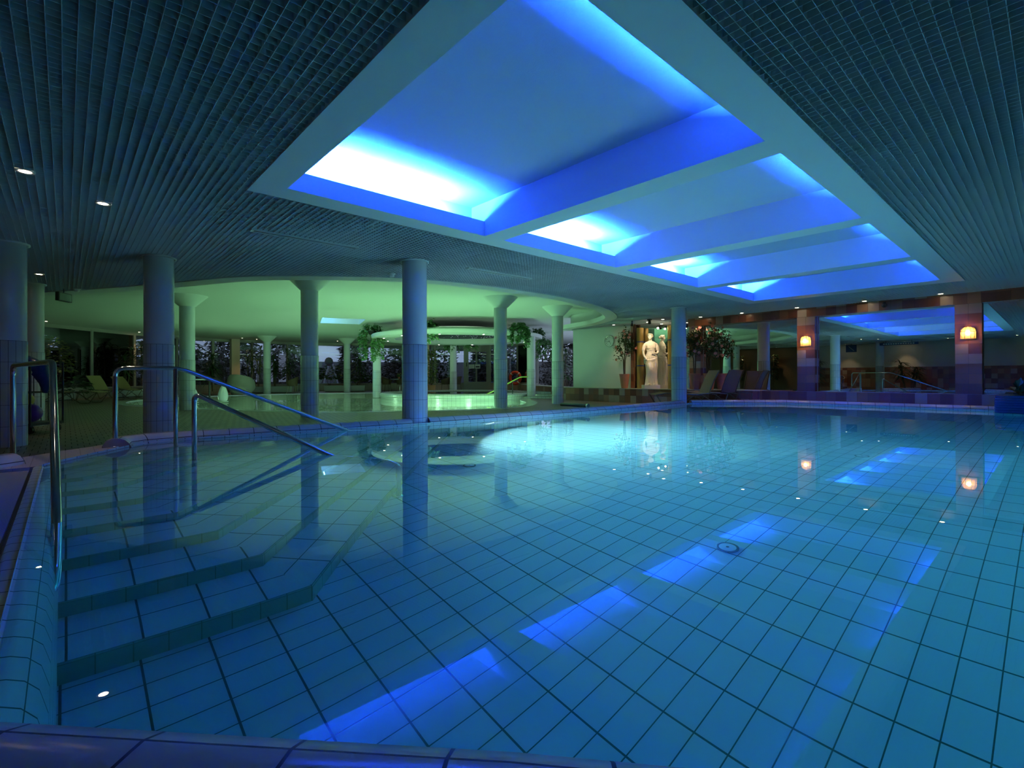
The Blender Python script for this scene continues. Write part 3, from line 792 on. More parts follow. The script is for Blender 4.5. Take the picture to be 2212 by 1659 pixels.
def hanging_ivy(loc, seed, label, h=1.1, w=.42, n=420, leaf='leaf_ivy'):
    """ivy spilling from a hanging bowl"""
    rg = random.Random(seed); t = thing('hanging_ivy', label, 'hanging plant', loc, 0, 'ivy hanging from the canopy')
    b = MB(); b.lathe([(.02,-.16),(.12,-.14),(.17,-.02),(.18,0),(.16,0),(.15,-.03)], n=16); b.build('bowl', MAT['black'], t, smooth=True)
    f = MB(); strands = []
    for k in range(16):
        a = rg.uniform(0,2*PI); strands.append((a, w*rg.uniform(.35,1), h*rg.uniform(.45,1)))
    for i in range(n):
        a, r, hh = rg.choice(strands); q = rg.random()
        rr = r*min(1, .35+q*1.6)*(1-.25*q); z = .16 - (q**1.2)*hh if q > .12 else .16 + rg.uniform(-.05,.08)
        p = (rr*math.cos(a)+rg.gauss(0,.035), rr*math.sin(a)+rg.gauss(0,.035), z+rg.gauss(0,.03))
        leaf_card(f, p, (math.cos(a)*.6+rg.uniform(-.4,.4), math.sin(a)*.6+rg.uniform(-.4,.4), rg.uniform(-1,.15)), .13, .052, rg)
    f.build('foliage', MAT[leaf], t)
    for k in range(6):
        a, r, hh = strands[k]
        s = MB(); s.tube([(0,0,.0),(r*.7*math.cos(a),r*.7*math.sin(a),.08),(r*math.cos(a),r*math.sin(a),-hh*.5),(r*.8*math.cos(a),r*.8*math.sin(a),-hh*.9)], .004, 4)
        s.build('tendril', MAT['bark'], t)
    return t
WR = math.atan2(31.1-29.1, 6-2.4)
trough((2.65,27.95), .72, 3.1, 'white trough with tall cane plants behind the dim loungers')
trough((-.35,25.1), .9, 1.6, 'small white trough with a yellow-green bush in the left window corner')
trough((8.2,29.1), -.55, 2.7, 'white trough between the tub chair and the first wicker chair')
trough((12.3,28.4), -.5, 2.3, 'white trough behind the slim right flared column')
dracaena((1.95,27.5), .2, 1, 'drooping cane plant at the left end of the trough behind the loungers', 3, 1.75, L=.6, spread=.22)
dracaena((2.75,28.1), .2, 2, 'densest cane plant in the middle of the trough behind the loungers', 4, 2.0, L=.65, nl=46, spread=.25)
dracaena((3.5,28.4), .2, 3, 'cane plant with lit yellow tips beside the warm wall pier', 3, 1.75, 'leaf_yellow', L=.5, spread=.25)
dracaena((5.55,28.9), .0, 4, 'dark weeping plant left of the tub chair, right of the green flared column', 3, 1.75, L=.75, nl=60, spread=.16)
dracaena((7.3,29.2), .2, 5, 'tall thin cane plant in front of the warm pier, left of the slim flared column', 2, 1.9, L=.5, spread=.12, nl=24)
dracaena((7.7,29.0), .2, 6, 'cane plant with a lit yellow top behind the slim flared column', 3, 2.05, 'leaf_yellow', L=.45, spread=.2)
dracaena((8.5,28.8), .2, 7, 'bushy cane plant right of the slim flared column', 4, 1.6, L=.6, nl=44, spread=.22)
dracaena((9.15,28.5), .2, 8, 'tall palm-like cane plant at the right end of its trough', 3, 1.95, L=.62, spread=.25)
dracaena((13.0,28.0), .2, 9, 'tall palm-like plant right of the second slim flared column', 3, 1.75, L=.75, spread=.3)
bush((11.5,28.7), .2, 11, 'large-leaved dark bush left of the second slim flared column', .8, .4, .62, 150, .30, .11, group='philodendron bushes')
bush((12.9,28.05), .2, 12, 'large-leaved dark bush at the right end of the right trough', .75, .4, .40, 120, .30, .11, group='philodendron bushes')
bush((-.3,25.0), .2, 13, 'yellow-green bush in the left window corner above the toy cart', .55, .5, 1.05, 420, .14, .045, 'leaf_yellow', stems=4)
bush((.25,24.3), DECK, 14, 'dark bush on the deck at the foot of the first window mullion', .45, .4, .45, 130, .2, .06)
for p, sd, lab, hh, ww, nn in (((9.0,18.2,2.50),301,'largest ivy, hanging at the left end of the canopy, left of the central column',1.45,.55,1100),
          ((9.85,15.25,2.50),302,'ivy hanging from the canopy just right of the central blue column',.75,.30,420),
          ((12.42,13.44,2.42),303,'broad ivy hanging from the canopy right of the front flared column',.85,.52,800),
          ((14.65,14.65,2.45),304,'ivy hanging at the right end of the canopy ring',.85,.36,460),
          ((14.12,20.12,2.28),305,'ivy hanging at the back of the canopy left of the glass door',.5,.5,300),
          ((14.8,19.3,2.28),306,'ivy hanging at the back of the canopy right of the slim back column',.5,.5,300),
          ((17.4,16.9,2.25),307,'ivy hanging behind the canopy, left of the flared column by the clock',1.0,.55,560)):
    hanging_ivy(p, sd, lab, hh, ww, nn)
dracaena((15.2,13.9), .25, 21, 'dark potted plant at the platform corner left of the flared column by the clock', 3, .75, L=.4, spread=.2)
dracaena((15.9,14.2), .27, 22, 'tall dark plant beside the white clock wall, left of it', 3, 1.5, L=.5, spread=.2)
bush((15.4,13.6), .27, 23, 'dark low bush at the left end of the white clock wall', .5, .4, .45, 150, .2, .06)
def vine_post():
    rg = random.Random(77); t = thing('climbing_plant', 'yellow-lit climbing plant on a post right of the central blue column', 'plant', (14.95,23.15,DECK))
    b = MB(); b.lathe([(.18,0),(.22,.4),(.2,.4),(.19,.36),(.01,.36)], n=18); b.build('pot', MAT['terracotta'], t, smooth=True)
    b = MB(); b.tube([(0,0,.3),(0,0,2.3)], .04, 8); b.build('post', MAT['bark'], t, smooth=True)
    f = MB()
    for i in range(700):
        z = rg.uniform(.45,2.35); r = .10+.22*rg.random()*(.6+.5*math.sin(z*3)**2); a = rg.uniform(0,2*PI)
        leaf_card(f, (r*math.cos(a), r*math.sin(a), z), (math.cos(a), math.sin(a), rg.uniform(-.8,.3)), .12, .045, rg)
    f.build('foliage', MAT['leaf_yellow'], t)
vine_post()

# ------------------------------------------------------------------ flowering pots on the platform
def camellia(loc, seed, label, hpot=.46, rp=.167, Ht=1.95, crown=.42, nf=16, lean=0):
    rg = random.Random(seed); t = thing('camellia_pot', label, 'flowering plant', (loc[0],loc[1],.29), 0, 'pink-flowered shrubs in terracotta pots')
    b = MB(); b.lathe([(rp*.60,0),(rp*.62,.01),(rp*.97,hpot-.03),(rp,hpot-.028),(rp,hpot),(rp*.92,hpot),(rp*.9,hpot-.04)], n=28); b.build('pot', MAT['terracotta'], t, smooth=False); 
    auto_smooth(t.children[-1], 30)
    b = MB(); b.lathe([(rp*.91,hpot-.04),(.005,hpot-.03)], n=20); b.build('soil', MAT['soil'], t)
    zc = hpot + (Ht-hpot)*.60; hz = (Ht-hpot)*.42
    tips = []
    for k in range(3):
        a = k*2.1+rg.uniform(-.3,.3); d = (math.cos(a)*crown*.4, math.sin(a)*crown*.4)
        s = MB(); s.tube([(d[0]*.12,d[1]*.12,hpot-.05),(d[0]*.35+rg.uniform(-.03,.03),d[1]*.3,hpot+(zc-hpot)*.5),(d[0],d[1],zc),(d[0]*1.3,d[1]*1.3,zc+hz*.7)], [.017,.015,.011,.004], 7)
        s.build('stem', MAT['bark'], t, smooth=True)
    f = MB(); br = MB()
    for k in range(26):
        d = rdir(rg,-.75); q = Vector((min(d.x*crown*rg.uniform(.6,1), 13.55-loc[0]), d.y*crown*rg.uniform(.6,1), zc+d.z*hz*rg.uniform(.7,1)))
        c = Vector((d.x*.08, d.y*.08, zc+d.z*hz*.2 - .1)); br.tube([tuple(c), tuple((c+q)/2+Vector((0,0,.03))), tuple(q)], [.006,.004,.002], 4); tips.append(q)
        for i in range(26):
            u = rg.uniform(.3,1.05); p = c+(q-c)*u+Vector((rg.gauss(0,.05),rg.gauss(0,.05),rg.gauss(0,.05)))
            if p.x + loc[0] < 13.58: leaf_card(f, p, rdir(rg,-.6), .085*rg.uniform(.7,1.2), .026, rg)
    f.build('foliage', MAT['leaf_dark'], t)
    br.build('branches', MAT['bark'], t)
    rg.shuffle(tips)
    for k in range(nf):
        q = tips[k % len(tips)] + Vector((rg.gauss(0,.05), rg.gauss(0,.05), rg.gauss(0,.04)))
        out = Vector((q.x-.25*1.0, q.y, (q.z-zc)*.5)).normalized(); out = (out + Vector((-.7,-.4,0))).normalized()
        o = MB()
        for ring, (n_, rr, tl) in enumerate(((6,.054,.5),(5,.036,.95))):
            u = out.orthogonal().normalized(); w = out.cross(u)
            for i in range(n_):
                a = 2*PI*i/n_+ring*.5; r1 = u*math.cos(a)+w*math.sin(a); r2 = u*math.cos(a+.55)+w*math.sin(a+.55); r0 = u*math.cos(a-.55)+w*math.sin(a-.55)
                o.face([q, q+r0*rr*.7+out*rr*tl*.6, q+r1*rr+out*rr*tl, q+r2*rr*.7+out*rr*tl*.6])
        o.ball(tuple(q+out*.012), .010, n=6)
        o.build('blossom', MAT['pink_petal'], t)
    return t
camellia((13.40,9.42), 31, 'pink-flowered shrub in a terracotta pot under the wall clock', nf=15, crown=.36)
camellia((13.40,7.02), 32, 'pink-flowered shrub in the front pot just right of the wet corner column', crown=.36, Ht=1.85)
camellia((13.44,6.60), 33, 'pink-flowered shrub in the darker pot, rightmost, above the sun loungers', crown=.42, Ht=1.85)

# ------------------------------------------------------------------ statue
def statue():
    t = thing('statue', 'white plaster statue of a draped standing woman between two gold columns', 'statue', (13.47,8.50,.29), math.atan2(8.5,13.47)-PI/2+.25)
    b = MB(); b.box(-.24,.24,-.19,.19,0,.115); b.build('plinth', MAT['plaster'], t)
    s = MB(); N = 96
    # skirt and bodice: sections (z, rx, ry, x offset, y offset, fold depth); the figure faces -y
    S = [(.11,.19,.15,.015,.0,.10),(.14,.185,.148,.015,.0,.11),(.30,.165,.135,.018,-.004,.12),(.48,.152,.130,.018,-.012,.10),(.62,.156,.132,.014,-.012,.08),(.76,.170,.135,.006,-.002,.06),
         (.88,.182,.136,.0,.010,.035),(.95,.180,.132,-.002,.012,.03),(1.02,.160,.118,.0,.008,.03),(1.08,.136,.102,.004,.004,.03),(1.14,.126,.096,.008,.0,.03),(1.20,.134,.102,.010,.0,.03),
         (1.27,.150,.110,.008,-.004,.022),(1.34,.162,.108,.004,.0,.016),(1.39,.172,.096,.0,.006,.01),(1.43,.160,.080,-.003,.010,.0),(1.455,.110,.066,-.006,.010,0),(1.475,.062,.056,-.008,.008,0),(1.50,.048,.05,-.009,.006,0)]
    S = smooth_path(S, 4); rows = []
    for z, rx, ry, ox, oy, fd in S:
        r = []
        for k in range(N):
            a = 2*PI*k/N
            if z < .97: ph = 13*a + 3.2*(z-.2)*math.cos(a+.9)
            else: ph = 8*a + 26*z + 3*math.cos(a*2)
            w = 1 + 1.25*fd*(abs(math.sin(ph/2))*1.5 - .8) + fd*.35*math.sin(2.7*ph+2)
            # forward knee of the free leg pushes the cloth smooth
            kn = math.exp(-((z-.60)/.20)**2)*max(0, math.cos(a-(-PI/2-.42)))**3
            w = w*(1-kn) + kn*1.0
            r.append((ox + rx*w*math.cos(a) - .012*kn, oy + ry*w*math.sin(a) - .062*kn, z))
        rows.append(r)
    s.grid(rows, closed=True); s.face(rows[0][::-1]); s.face(rows[-1])
    # rolled mantle across the hips, falling down one side
    for j, (dz, rr) in enumerate(((.0,.026),(-.042,.024),(-.08,.020),(-.115,.016))):
        P = []
        for i in range(25):
            a = -PI*1.05 + i*PI*1.75/24; z = .955 + .085*math.sin(a*1.0+.55) + dz
            P.append((.187*math.cos(a)*1.01, .012+.143*math.sin(a), z + .006*math.sin(i*1.7+j)))
        s.tube(P, rr, 8)
    for j in range(3):
        x = .168-.030*j; s.tube([(x,-.055-.022*j,1.0),(x+.012,-.075-.022*j,.80),(x+.004,-.07-.02*j,.55),(x+.01,-.06-.018*j,.30)], [.018,.022,.018,.010], 8)
    # bust and girdle
    s.ball((-.062,-.062,1.270), .066,.05,.066, 20); s.ball((.072,-.062,1.275), .066,.05,.066, 20)
    s.tube([(.008+.130*math.cos(a), .0+.100*math.sin(a), 1.185+.006*math.sin(a*3)) for a in [2*PI*k/24 for k in range(24)]], .011, 6, closed=True)
    # sleeves and arms
    s.tube([(-.06,.01,1.40),(-.120,.008,1.395),(-.165,.008,1.372),(-.195,.010,1.32),(-.212,.012,1.24),(-.220,.006,1.185),(-.222,.005,1.17)], [.03,.040,.048,.054,.056,.053,.042], 16)
    s.tube([(-.222,.006,1.19),(-.226,-.020,1.08),(-.206,-.070,.985),(-.180,-.112,.945)], [.040,.036,.030,.022], 12)
    s.tube([(.06,.01,1.40),(.120,.008,1.395),(.165,.010,1.372),(.195,.014,1.32),(.214,.018,1.25),(.222,.012,1.195),(.223,.01,1.18)], [.03,.040,.048,.054,.056,.053,.042], 16)
    s.tube([(.224,.012,1.20),(.218,-.02,1.12),(.150,-.100,1.085),(.070,-.140,1.105)], [.040,.038,.032,.022], 12)
    for hx, hy, hz, dx, dz in ((-.172,-.122,.935,.010,-.012),(.055,-.146,1.108,-.016,.004)):
        s.ball((hx,hy,hz), .024,.016,.026, 10)
        for i in range(4):
            q = (i-1.5)*.012
            if dx > 0: s.tube([(hx+q,hy-.008,hz-.010),(hx+q*1.1,hy-.016,hz-.036+abs(q)*.4),(hx+q*1.1+.004,hy-.004,hz-.052+abs(q)*.6)], [.0085,.008,.006], 6)
            else: s.tube([(hx-.012,hy-.004,hz+q),(hx-.038,hy-.006,hz+q*1.1),(hx-.056,hy+.006,hz+q*1.2)], [.0085,.008,.006], 6)
        s.tube([(hx+(.022 if dx > 0 else .004),hy-.004,hz+.008),(hx+(.034 if dx > 0 else -.014),hy-.014,hz-.006+(.0 if dx > 0 else .034))], [.010,.007], 6)
    # neck, head with face, waved hair drawn back to a knot
    s.tube([(-.008,.012,1.45),(-.010,.002,1.485),(-.013,-.004,1.54)], [.060,.048,.047], 16)
    hc = Vector((-.014,-.016,1.600)); tilt = Matrix.Rotation(.10, 3, 'Y') @ Matrix.Rotation(-.28, 3, 'Z')
    h = MB()
    h.ball((0,0,0), .064,.080,.094, 20); h.ball((0,-.016,-.052), .046,.052,.044, 14); h.ball((0,-.052,-.082), .020,.018,.016, 10)
    h.tube([(0,-.076,.026),(0,-.092,-.012),(0,-.082,-.022)], [.009,.012,.010], 8)
    h.ball((0,-.071,-.044), .022,.012,.007, 8); h.ball((0,-.069,-.055), .018,.012,.008, 8)
    for q in (-1,1):
        h.ball((q*.027,-.066,.012), .013,.010,.008, 8); h.tube([(q*.010,-.077,.030),(q*.028,-.075,.036),(q*.046,-.060,.028)], [.005,.007,.004], 6)
        h.ball((q*.062,.006,-.006), .010,.016,.024, 8); h.ball((q*.040,-.052,-.030), .020,.018,.020, 8)
        for k in range(9):
            a = k/8; h.ball((q*(.008+.066*math.sin(a*PI*.55)), -.055+.095*a, .082-.062*a*a+.006*math.sin(k*2.4)), .021,.026,.020, 8)
    h.ball((0,.022,.030), .070,.076,.074, 16); h.ball((0,.100,.012), .042,.040,.040, 12)
    for v in h.v: pass
    i0 = len(s.v); s.v += [tuple(hc + tilt @ Vector(v)) for v in h.v]; s.f += [tuple(i0+k for k in f) for f in h.f]; s.uv += h.uv; s.m += h.m
    # foot of the free leg under the hem
    s.tube([(-.075,-.09,.145),(-.090,-.165,.138),(-.094,-.195,.126)], [.036,.030,.018], 10)
    s.tube([(.070,-.09,.140),(.074,-.150,.134),(.075,-.178,.124)], [.034,.028,.017], 10)
    o = s.build('figure', MAT['plaster'], t, smooth=True)
    md = o.modifiers.new('remesh', 'REMESH'); md.mode = 'VOXEL'; md.voxel_size = .006; md.use_smooth_shade = True
    sm = o.modifiers.new('smooth', 'SMOOTH'); sm.factor = .5; sm.iterations = 1
statue()
for y, lb in ((9.00,'gold lacquered column with blue bands left of the statue'),(7.90,'gold lacquered column right of the statue, behind the wet corner column')):
    t = thing('gold_column', lb, 'column', (13.66,y,.29), 0, 'gold columns flanking the statue')
    b = MB(); b.lathe([(.112,0),(.112,1.93)], n=36); b.build('shaft', MAT['gold'], t, smooth=True)
    for z in (.72,1.48):
        b = MB(); b.lathe([(.114,z-.016),(.117,z-.013),(.117,z+.013),(.114,z+.016)], n=36); tag(b.build('band', MAT['blue_band'], t, smooth=True), 'blue band')
b = MB(); b.box(13.62,13.71,9.20,9.33,.285,2.36)
tag(b.build('tiled_pillar', MAT['brown_tile']), 'thin brown tiled edge between the white clock wall and the gold column', 'pillar', 'tiled pillars of the mirror wall')

# ------------------------------------------------------------------ clock
def clock():
    t = thing('wall_clock', 'round white wall clock on the white wall above the flower pot', 'clock', (13.695,10.22,1.865))
    t.rotation_euler = (0,-PI/2,0)                     # local +z looks at -X, local +x is up, local +y is to the photo's left
    R = .185
    b = MB(); b.lathe([(R,0),(R+.012,.01),(R+.012,.032),(R-.004,.036),(R-.012,.024)], n=48); b.build('rim', MAT['chrome'], t, smooth=True)
    b = MB(); b.lathe([(R-.01,.020),(.001,.020)], n=48); b.build('dial', MAT['white_plastic'], t)
    for k in range(12):
        a = 2*PI*(k+1)/12
        c = bpy.data.curves.new('numeral', 'FONT'); c.body = str(k+1); c.size = .05; c.align_x = 'CENTER'; c.align_y = 'CENTER'; c.extrude = .001
        o = bpy.data.objects.new('numeral', c); COL.objects.link(o); c.materials.append(MAT['ink'])
        me = bpy.data.meshes.new_from_object(o); bpy.data.objects.remove(o); o = bpy.data.objects.new('numeral', me); COL.objects.link(o); o.parent = t
        o.location = (.135*math.cos(a), -.135*math.sin(a), .022); o.rotation_euler = (0,0,-PI/2)
    for nm, a, L, w in (('hour_hand', 255, .085, .011), ('minute_hand', 146, .135, .008)):
        a = math.radians(a); d = (math.cos(a), -math.sin(a))
        b = MB(); b.bar((-d[0]*.02,-d[1]*.02,.026),(d[0]*L,d[1]*L,.026), w, .003); b.build(nm, MAT['ink'], t)
    b = MB(); b.ball((0,0,.027), .012,.012,.005); b.build('hub', MAT['ink'], t)
clock()

# ------------------------------------------------------------------ lamps
def sconce(y, label):
    t = thing('wall_lamp', label, 'wall lamp', (XR-.012,y,1.40), 0, 'lit wall lamps on the tile pillars')
    b = MB(); b.box(-.018,0,-.11,.11,.0,.24); b.build('back_plate', MAT['tube_bronze'], t)
    def prof(k, n=16):
        return -PI/2 + PI*k/n
    R = .115; hh = .155
    g = MB(); rows = []
    for z, r in ((.01,R),(hh,R),(hh+.04,R*.93),(hh+.075,R*.72),(hh+.095,R*.38),(hh+.10,.01)):
        rows.append([(-.018-r*.80*math.cos(prof(k)), r*math.sin(prof(k)), z) for k in range(17)])
    g.grid(rows)
    m, nt, bs = new_mat('lamp_glass'); nt.nodes.remove(bs)
    tr = nt.nodes.new('ShaderNodeBsdfTranslucent'); tr.inputs[0].default_value = (1,.66,.30,1); tp = nt.nodes.new('ShaderNodeBsdfTransparent'); tp.inputs[0].default_value = (1,.86,.6,1)
    mx = nt.nodes.new('ShaderNodeMixShader'); mx.inputs[0].default_value = .28; nt.links.new(tp.outputs[0], mx.inputs[1]); nt.links.new(tr.outputs[0], mx.inputs[2])
    nt.links.new(mx.outputs[0], nt.nodes['Material Output'].inputs[0])
    g.build('glass_shade', m, t, smooth=True)
    for k in (0,3,6,10,13,16):
        c, s_ = math.cos(prof(k)), math.sin(prof(k))
        w = MB(); w.tube([(-.018-r*.80*c, r*s_, z) for z, r in ((.0,R+.004),(hh,R+.004),(hh+.04,R*.95),(hh+.078,R*.74),(hh+.102,R*.30))], .0045, 6); w.build('rib', MAT['tube_bronze'], t)
    for z in (.004,hh):
        w = MB(); w.tube([(-.018-(R+.004)*.80*math.cos(prof(k)), (R+.004)*math.sin(prof(k)), z) for k in range(17)], .005, 6); w.build('hoop', MAT['tube_bronze'], t)
    bu = MB(); bu.ball((-.07,0,.13), .036,.036,.045, 12); bu.build('bulb', emission('bulb_warm', (1,.60,.22), 85), t, smooth=True)
sconce(4.22, 'lit wall lamp on the left of the two lamp pillars')
sconce(1.245, 'lit wall lamp on the right of the two lamp pillars')
def downlight(x, y, z, label, group, e=0):
    t = thing('downlight', label, 'ceiling light', (x,y,z), 0, group)
    b = MB(); b.lathe([(.036,0.002),(.048,-.003),(.058,-.006),(.062,0.0),(.062,.01)], n=20); b.build('ring', MAT['white_paint'], t, smooth=True)
    if e:
        L = bpy.data.lights.new('downlight_beam', 'SPOT'); L.energy = e; L.color = (1,.70,.40); L.spot_size = math.radians(80); L.spot_blend = .7; L.shadow_soft_size = .03
        q = bpy.data.objects.new('downlight_beam', L); COL.objects.link(q); q.location = (x,y,z-.02)
    b = MB(); b.lathe([(.037,-.002),(.001,-.002)][::-1], n=16); b.build('lens', MAT['lamp_warm'], t)
    return t
for x, y, lb in ((13.24,9.72,'lit downlight above the wall clock'),(13.40,8.56,'lit downlight just left above the statue'),(13.1,7.85,'lit downlight just right of the statue spotlight'),(13.38,6.83,'lit downlight above the right flower pots'),
      (13.40,5.68,'lit downlight above the loungers'),(13.40,4.34,'lit downlight above the left wall lamp'),(13.40,2.95,'lit downlight above the wide mirror panel'),(13.40,1.64,'lit downlight left above the right wall lamp'),
      (-.24,5.61,'largest lit downlight, at the far left of the louvre ceiling'),(.27,6.15,'lit downlight second from the left in the louvre ceiling'),(-.31,10.99,'lit downlight between the two leftmost columns')):
    downlight(x, y, H-.002, lb, 'downlights in the louvre ceiling', (16 if y > 5.5 else 4) if x > 10 else 6)
for x, y, lb in ((-.53,25.46,'downlight above the left window corner bush'),(2.56,28.7,'downlight above the warm pier by the cane plants'),(7.1,29.6,'downlight left of the warm pier behind the slim flared column'),(7.9,29.9,'downlight right of the warm pier behind the slim flared column'),(11.9,28.5,'downlight left of the second slim flared column'),(16.4,26.1,'downlight over the wicker chairs by the climbing plant'),(20.3,22.6,'downlight above the life ring')):
    downlight(x, y, VAULT-.002, lb, 'downlights in the green ceiling', 22)
for x, y in ((-2.2,1.2),(-2.2,3.4),(-3.5,7.7),(-3.1,.2),(-3.6,5.2),(-3.5,11.2),(-3.5,13.3)):
    downlight(x, y, H-.002, 'lit downlight behind the photographer, seen only in the mirrors', 'downlights seen in the mirrors', 16 if x < -3.3 else 0)
def spots():
    t = thing('ceiling_spotlight', 'black ceiling spotlight shining on the statue', 'spotlight', (12.72,8.06,H-.01))
    b = MB(); b.box(-.05,.05,-.05,.05,-.03,.0); b.build('base', MAT['black'], t)
    d = (Vector((13.49,8.5,1.35)) - Vector((12.72,8.06,2.25))).normalized()
    b = MB(); c = Vector((0,0,-.07)); b.tube([tuple(c-d*.05), tuple(c+d*.06)], [.035,.045], 16); b.build('lamp_head', MAT['black'], t)
    e = MB(); u = d.orthogonal().normalized(); w = d.cross(u); e.face([tuple(c+d*.061+(u*math.cos(2*PI*k/16)+w*math.sin(2*PI*k/16))*.036) for k in range(16)]); e.build('lens', emission('spot_lens', (1,.82,.55), 60), t)
    L = bpy.data.lights.new('statue_spot', 'SPOT'); L.energy = 34; L.color = (1,.74,.42); L.spot_size = math.radians(62); L.spot_blend = .5; L.shadow_soft_size = .03
    o = bpy.data.objects.new('statue_spot', L); COL.objects.link(o); o.location = Vector((12.72,8.06,H-.08)) + d*.09; o.rotation_euler = d.to_track_quat('-Z','Y').to_euler()
    t = thing('bullet_lamp', 'small bright lamp under the ceiling above the statue', 'spotlight', (13.60,8.32,2.16))
    b = MB(); b.tube([(.10,0,.10),(.04,0,.06),(0,0,.02)], .008, 8); b.build('arm', MAT['black'], t)
    b = MB(); b.ball((0,0,0), .028, n=12); b.build('bulb', emission('bullet_glow', (1,.80,.5), 60), t, smooth=True)
    t = thing('track_spotlight', 'slim dark track with a small lamp left of the statue spotlight', 'spotlight', (12.85,8.75,H-.01), .6)
    b = MB(); b.box(-.28,.28,-.02,.02,-.03,.0); b.build('track', MAT['black'], t)
    b = MB(); b.tube([(.2,0,-.03),(.2,.0,-.07),(.14,.0,-.10)], [.02,.03,.034], 12); b.build('lamp_head', MAT['black'], t)
spots()

# ------------------------------------------------------------------ ceiling fittings
def slot(x0, x1, y, label):
    t = thing('air_slot', label, 'air diffuser', ((x0+x1)/2,y,H), math.radians(-1.2), 'slot diffusers in the louvre ceiling'); L = (x1-x0)/2
    b = MB(); b.box(-L,L,-.05,-.028,-.012,.01); b.box(-L,L,.028,.05,-.012,.01); b.box(-L,-L+.03,-.028,.028,-.012,.01); b.box(L-.03,L,-.028,.028,-.012,.01); b.build('frame', MAT['white_paint'], t)
    b = MB(); b.box(-L+.03,L-.03,-.028,.028,-.0085,-.005); b.build('slot_gap', MAT['black'], t)
    b = MB(); b.box(-L+.03,L-.03,-.003,.003,-.011,-.0086); b.build('slat', MAT['louver_grey'], t)
slot(1.56,2.82,6.12,'longer-looking slot diffuser, left one in the louvre ceiling')
slot(4.60,5.93,6.10,'slot diffuser right of the central blue column')
for x, y, lb in ((3.91,7.22,'small white smoke detector left of the central column top'),(.16,12.3,'small white smoke detector above the exit box at left')):
    t = thing('smoke_detector', lb, 'smoke detector', (x,y,H-.004), 0, 'smoke detectors')
    b = MB(); b.lathe([(.06,.0),(.06,-.015),(.045,-.02)], n=20, caps=True); b.build('base', MAT['white_plastic'], t)
    b = MB(); b.lathe([(.042,-.02),(.042,-.045),(.03,-.06),(.001,-.062)], n=20); b.build('head', MAT['white_plastic'], t, smooth=True)
t = thing('exit_box', 'dark hanging box sign under the louvre ceiling at left', 'sign', (-.02,12.55,2.20), 1.0)
b = MB(); b.box(-.17,.17,-.03,.03,-.08,.08); b.build('body', MAT['black'], t)
b = MB(); b.box(-.15,.15,-.033,-.029,-.065,.065); tag(b.build('face_panel', mat('sign_dull', (.10,.14,.12), .3), t), 'dull grey-green face')
b = MB(); b.tube([(0,0,.08),(0,0,.16)], .008, 8); b.build('hanger', MAT['black'], t)
t = thing('wall_speaker', 'small black camera head on the tile band above the wide mirror', 'camera', (XR-.03,2.62,2.26))
b = MB(); b.ball((-.06,0,-.02), .055, n=14); b.build('dome', mat('smoked_dome', (.05,.06,.08), .1), t, smooth=True)
b = MB(); b.tube([(.02,.0,.05),(-.03,.02,.03),(-.06,0,.0)], .018, 8); b.build('bracket', MAT['black'], t, smooth=True)

# ------------------------------------------------------------------ pool fittings
for x, y, lb in ((3.1,1.41,'round floor drain under water in front right, below the second blue reflection'),(3.12,4.12,'round floor drain under water near the pool lamp'),(6.31,1.42,'round floor drain under water, far right')):
    t = thing('floor_drain', lb, 'drain', (x,y,-DEPTH), 0, 'round drains in the pool floor')
    b = MB(); b.lathe([(.068,.001),(.068,.008),(.060,.010),(.052,.008)], n=32); tag(b.build('rim', mat('drain_rim', (.10,.16,.18), .4), t, smooth=True), 'dark rim')
    b = MB(); b.lathe([(.052,.009),(.012,.012),(.001,.012)], n=32); b.build('cover', MAT['white_plastic'], t)
    b = MB(); b.lathe([(.010,.0125),(.001,.015)], n=12); b.build('screw', MAT['black'], t)
t = thing('underwater_lamp', 'glaring underwater lamp in the far pool wall', 'pool lamp', (4.85,5.955,-.40))
b = MB(); rows = []
for r, d in ((.13,.0),(.15,-.01),(.15,-.03),(.12,-.035)):
    rows.append([(r*math.cos(2*PI*k/28), d, r*math.sin(2*PI*k/28)) for k in range(28)])
b.grid(rows, closed=True); b.build('ring', MAT['chrome'], t, smooth=True)
t = thing('foam_pole', 'dark pole with a bright end lying across the far curb', 'pole', (7.60,6.20,.115))
b = MB(); b.tube([(-.22,.50,.0),(-.36,-.27,.012)][::1], .034, 14); b.build('tube', mat('pole_green', (.03,.06,.04), .3), t, smooth=True)
b = MB(); b.tube([(-.36,-.27,.012),(-.368,-.31,.0125)], .037, 14); b.build('end_cap', MAT['chrome'], t, smooth=True)
def cover_box():
    t = thing('pool_bench', 'blue ribbed rounded block at the right pool edge with plants on top', 'planter block', (12.30,.50,0))
    P = []; R = .18
    for k in range(7):
        a = PI/2 + PI/2*k/6; P.append((R+R*math.cos(a), .0+R*math.sin(a)-R))
    b = MB(); n = 9
    for i in range(n):
        z0 = -.08 + i*.043; inset = 0 if i < n-2 else .03*(i-n+3)
        prof = [(.012+inset,z0),(inset,z0+.008),(inset,z0+.035),(.012+inset,z0+.043)]
        ring = []
        for q, z in prof:
            ring.append([(q+.0, -1.6, z)] + [(q+.0+x*1.0, .30+y-q*.2, z) for x, y in P[::-1]] + [(1.27,.30-q,z)])
        b.grid(ring[::-1])
        if i == n-1: b.face(ring[-1])
    b.build('block', MAT['pool_cover'], t)
    f = MB(); rg = random.Random(9)
    for i in range(420):
        p = (rg.uniform(.12,1.15), rg.uniform(-1.4,.05), .31+abs(rg.gauss(0,.07))); leaf_card(f, p, rdir(rg,-.4), .16, .05, rg)
    f.build('foliage', MAT['leaf_dark'], t)
cover_box()
t = thing('whirlpool_rail', 'slanted yellow-green handrail on the whirlpool rim', 'handrail', (12.05,13.62,.05))
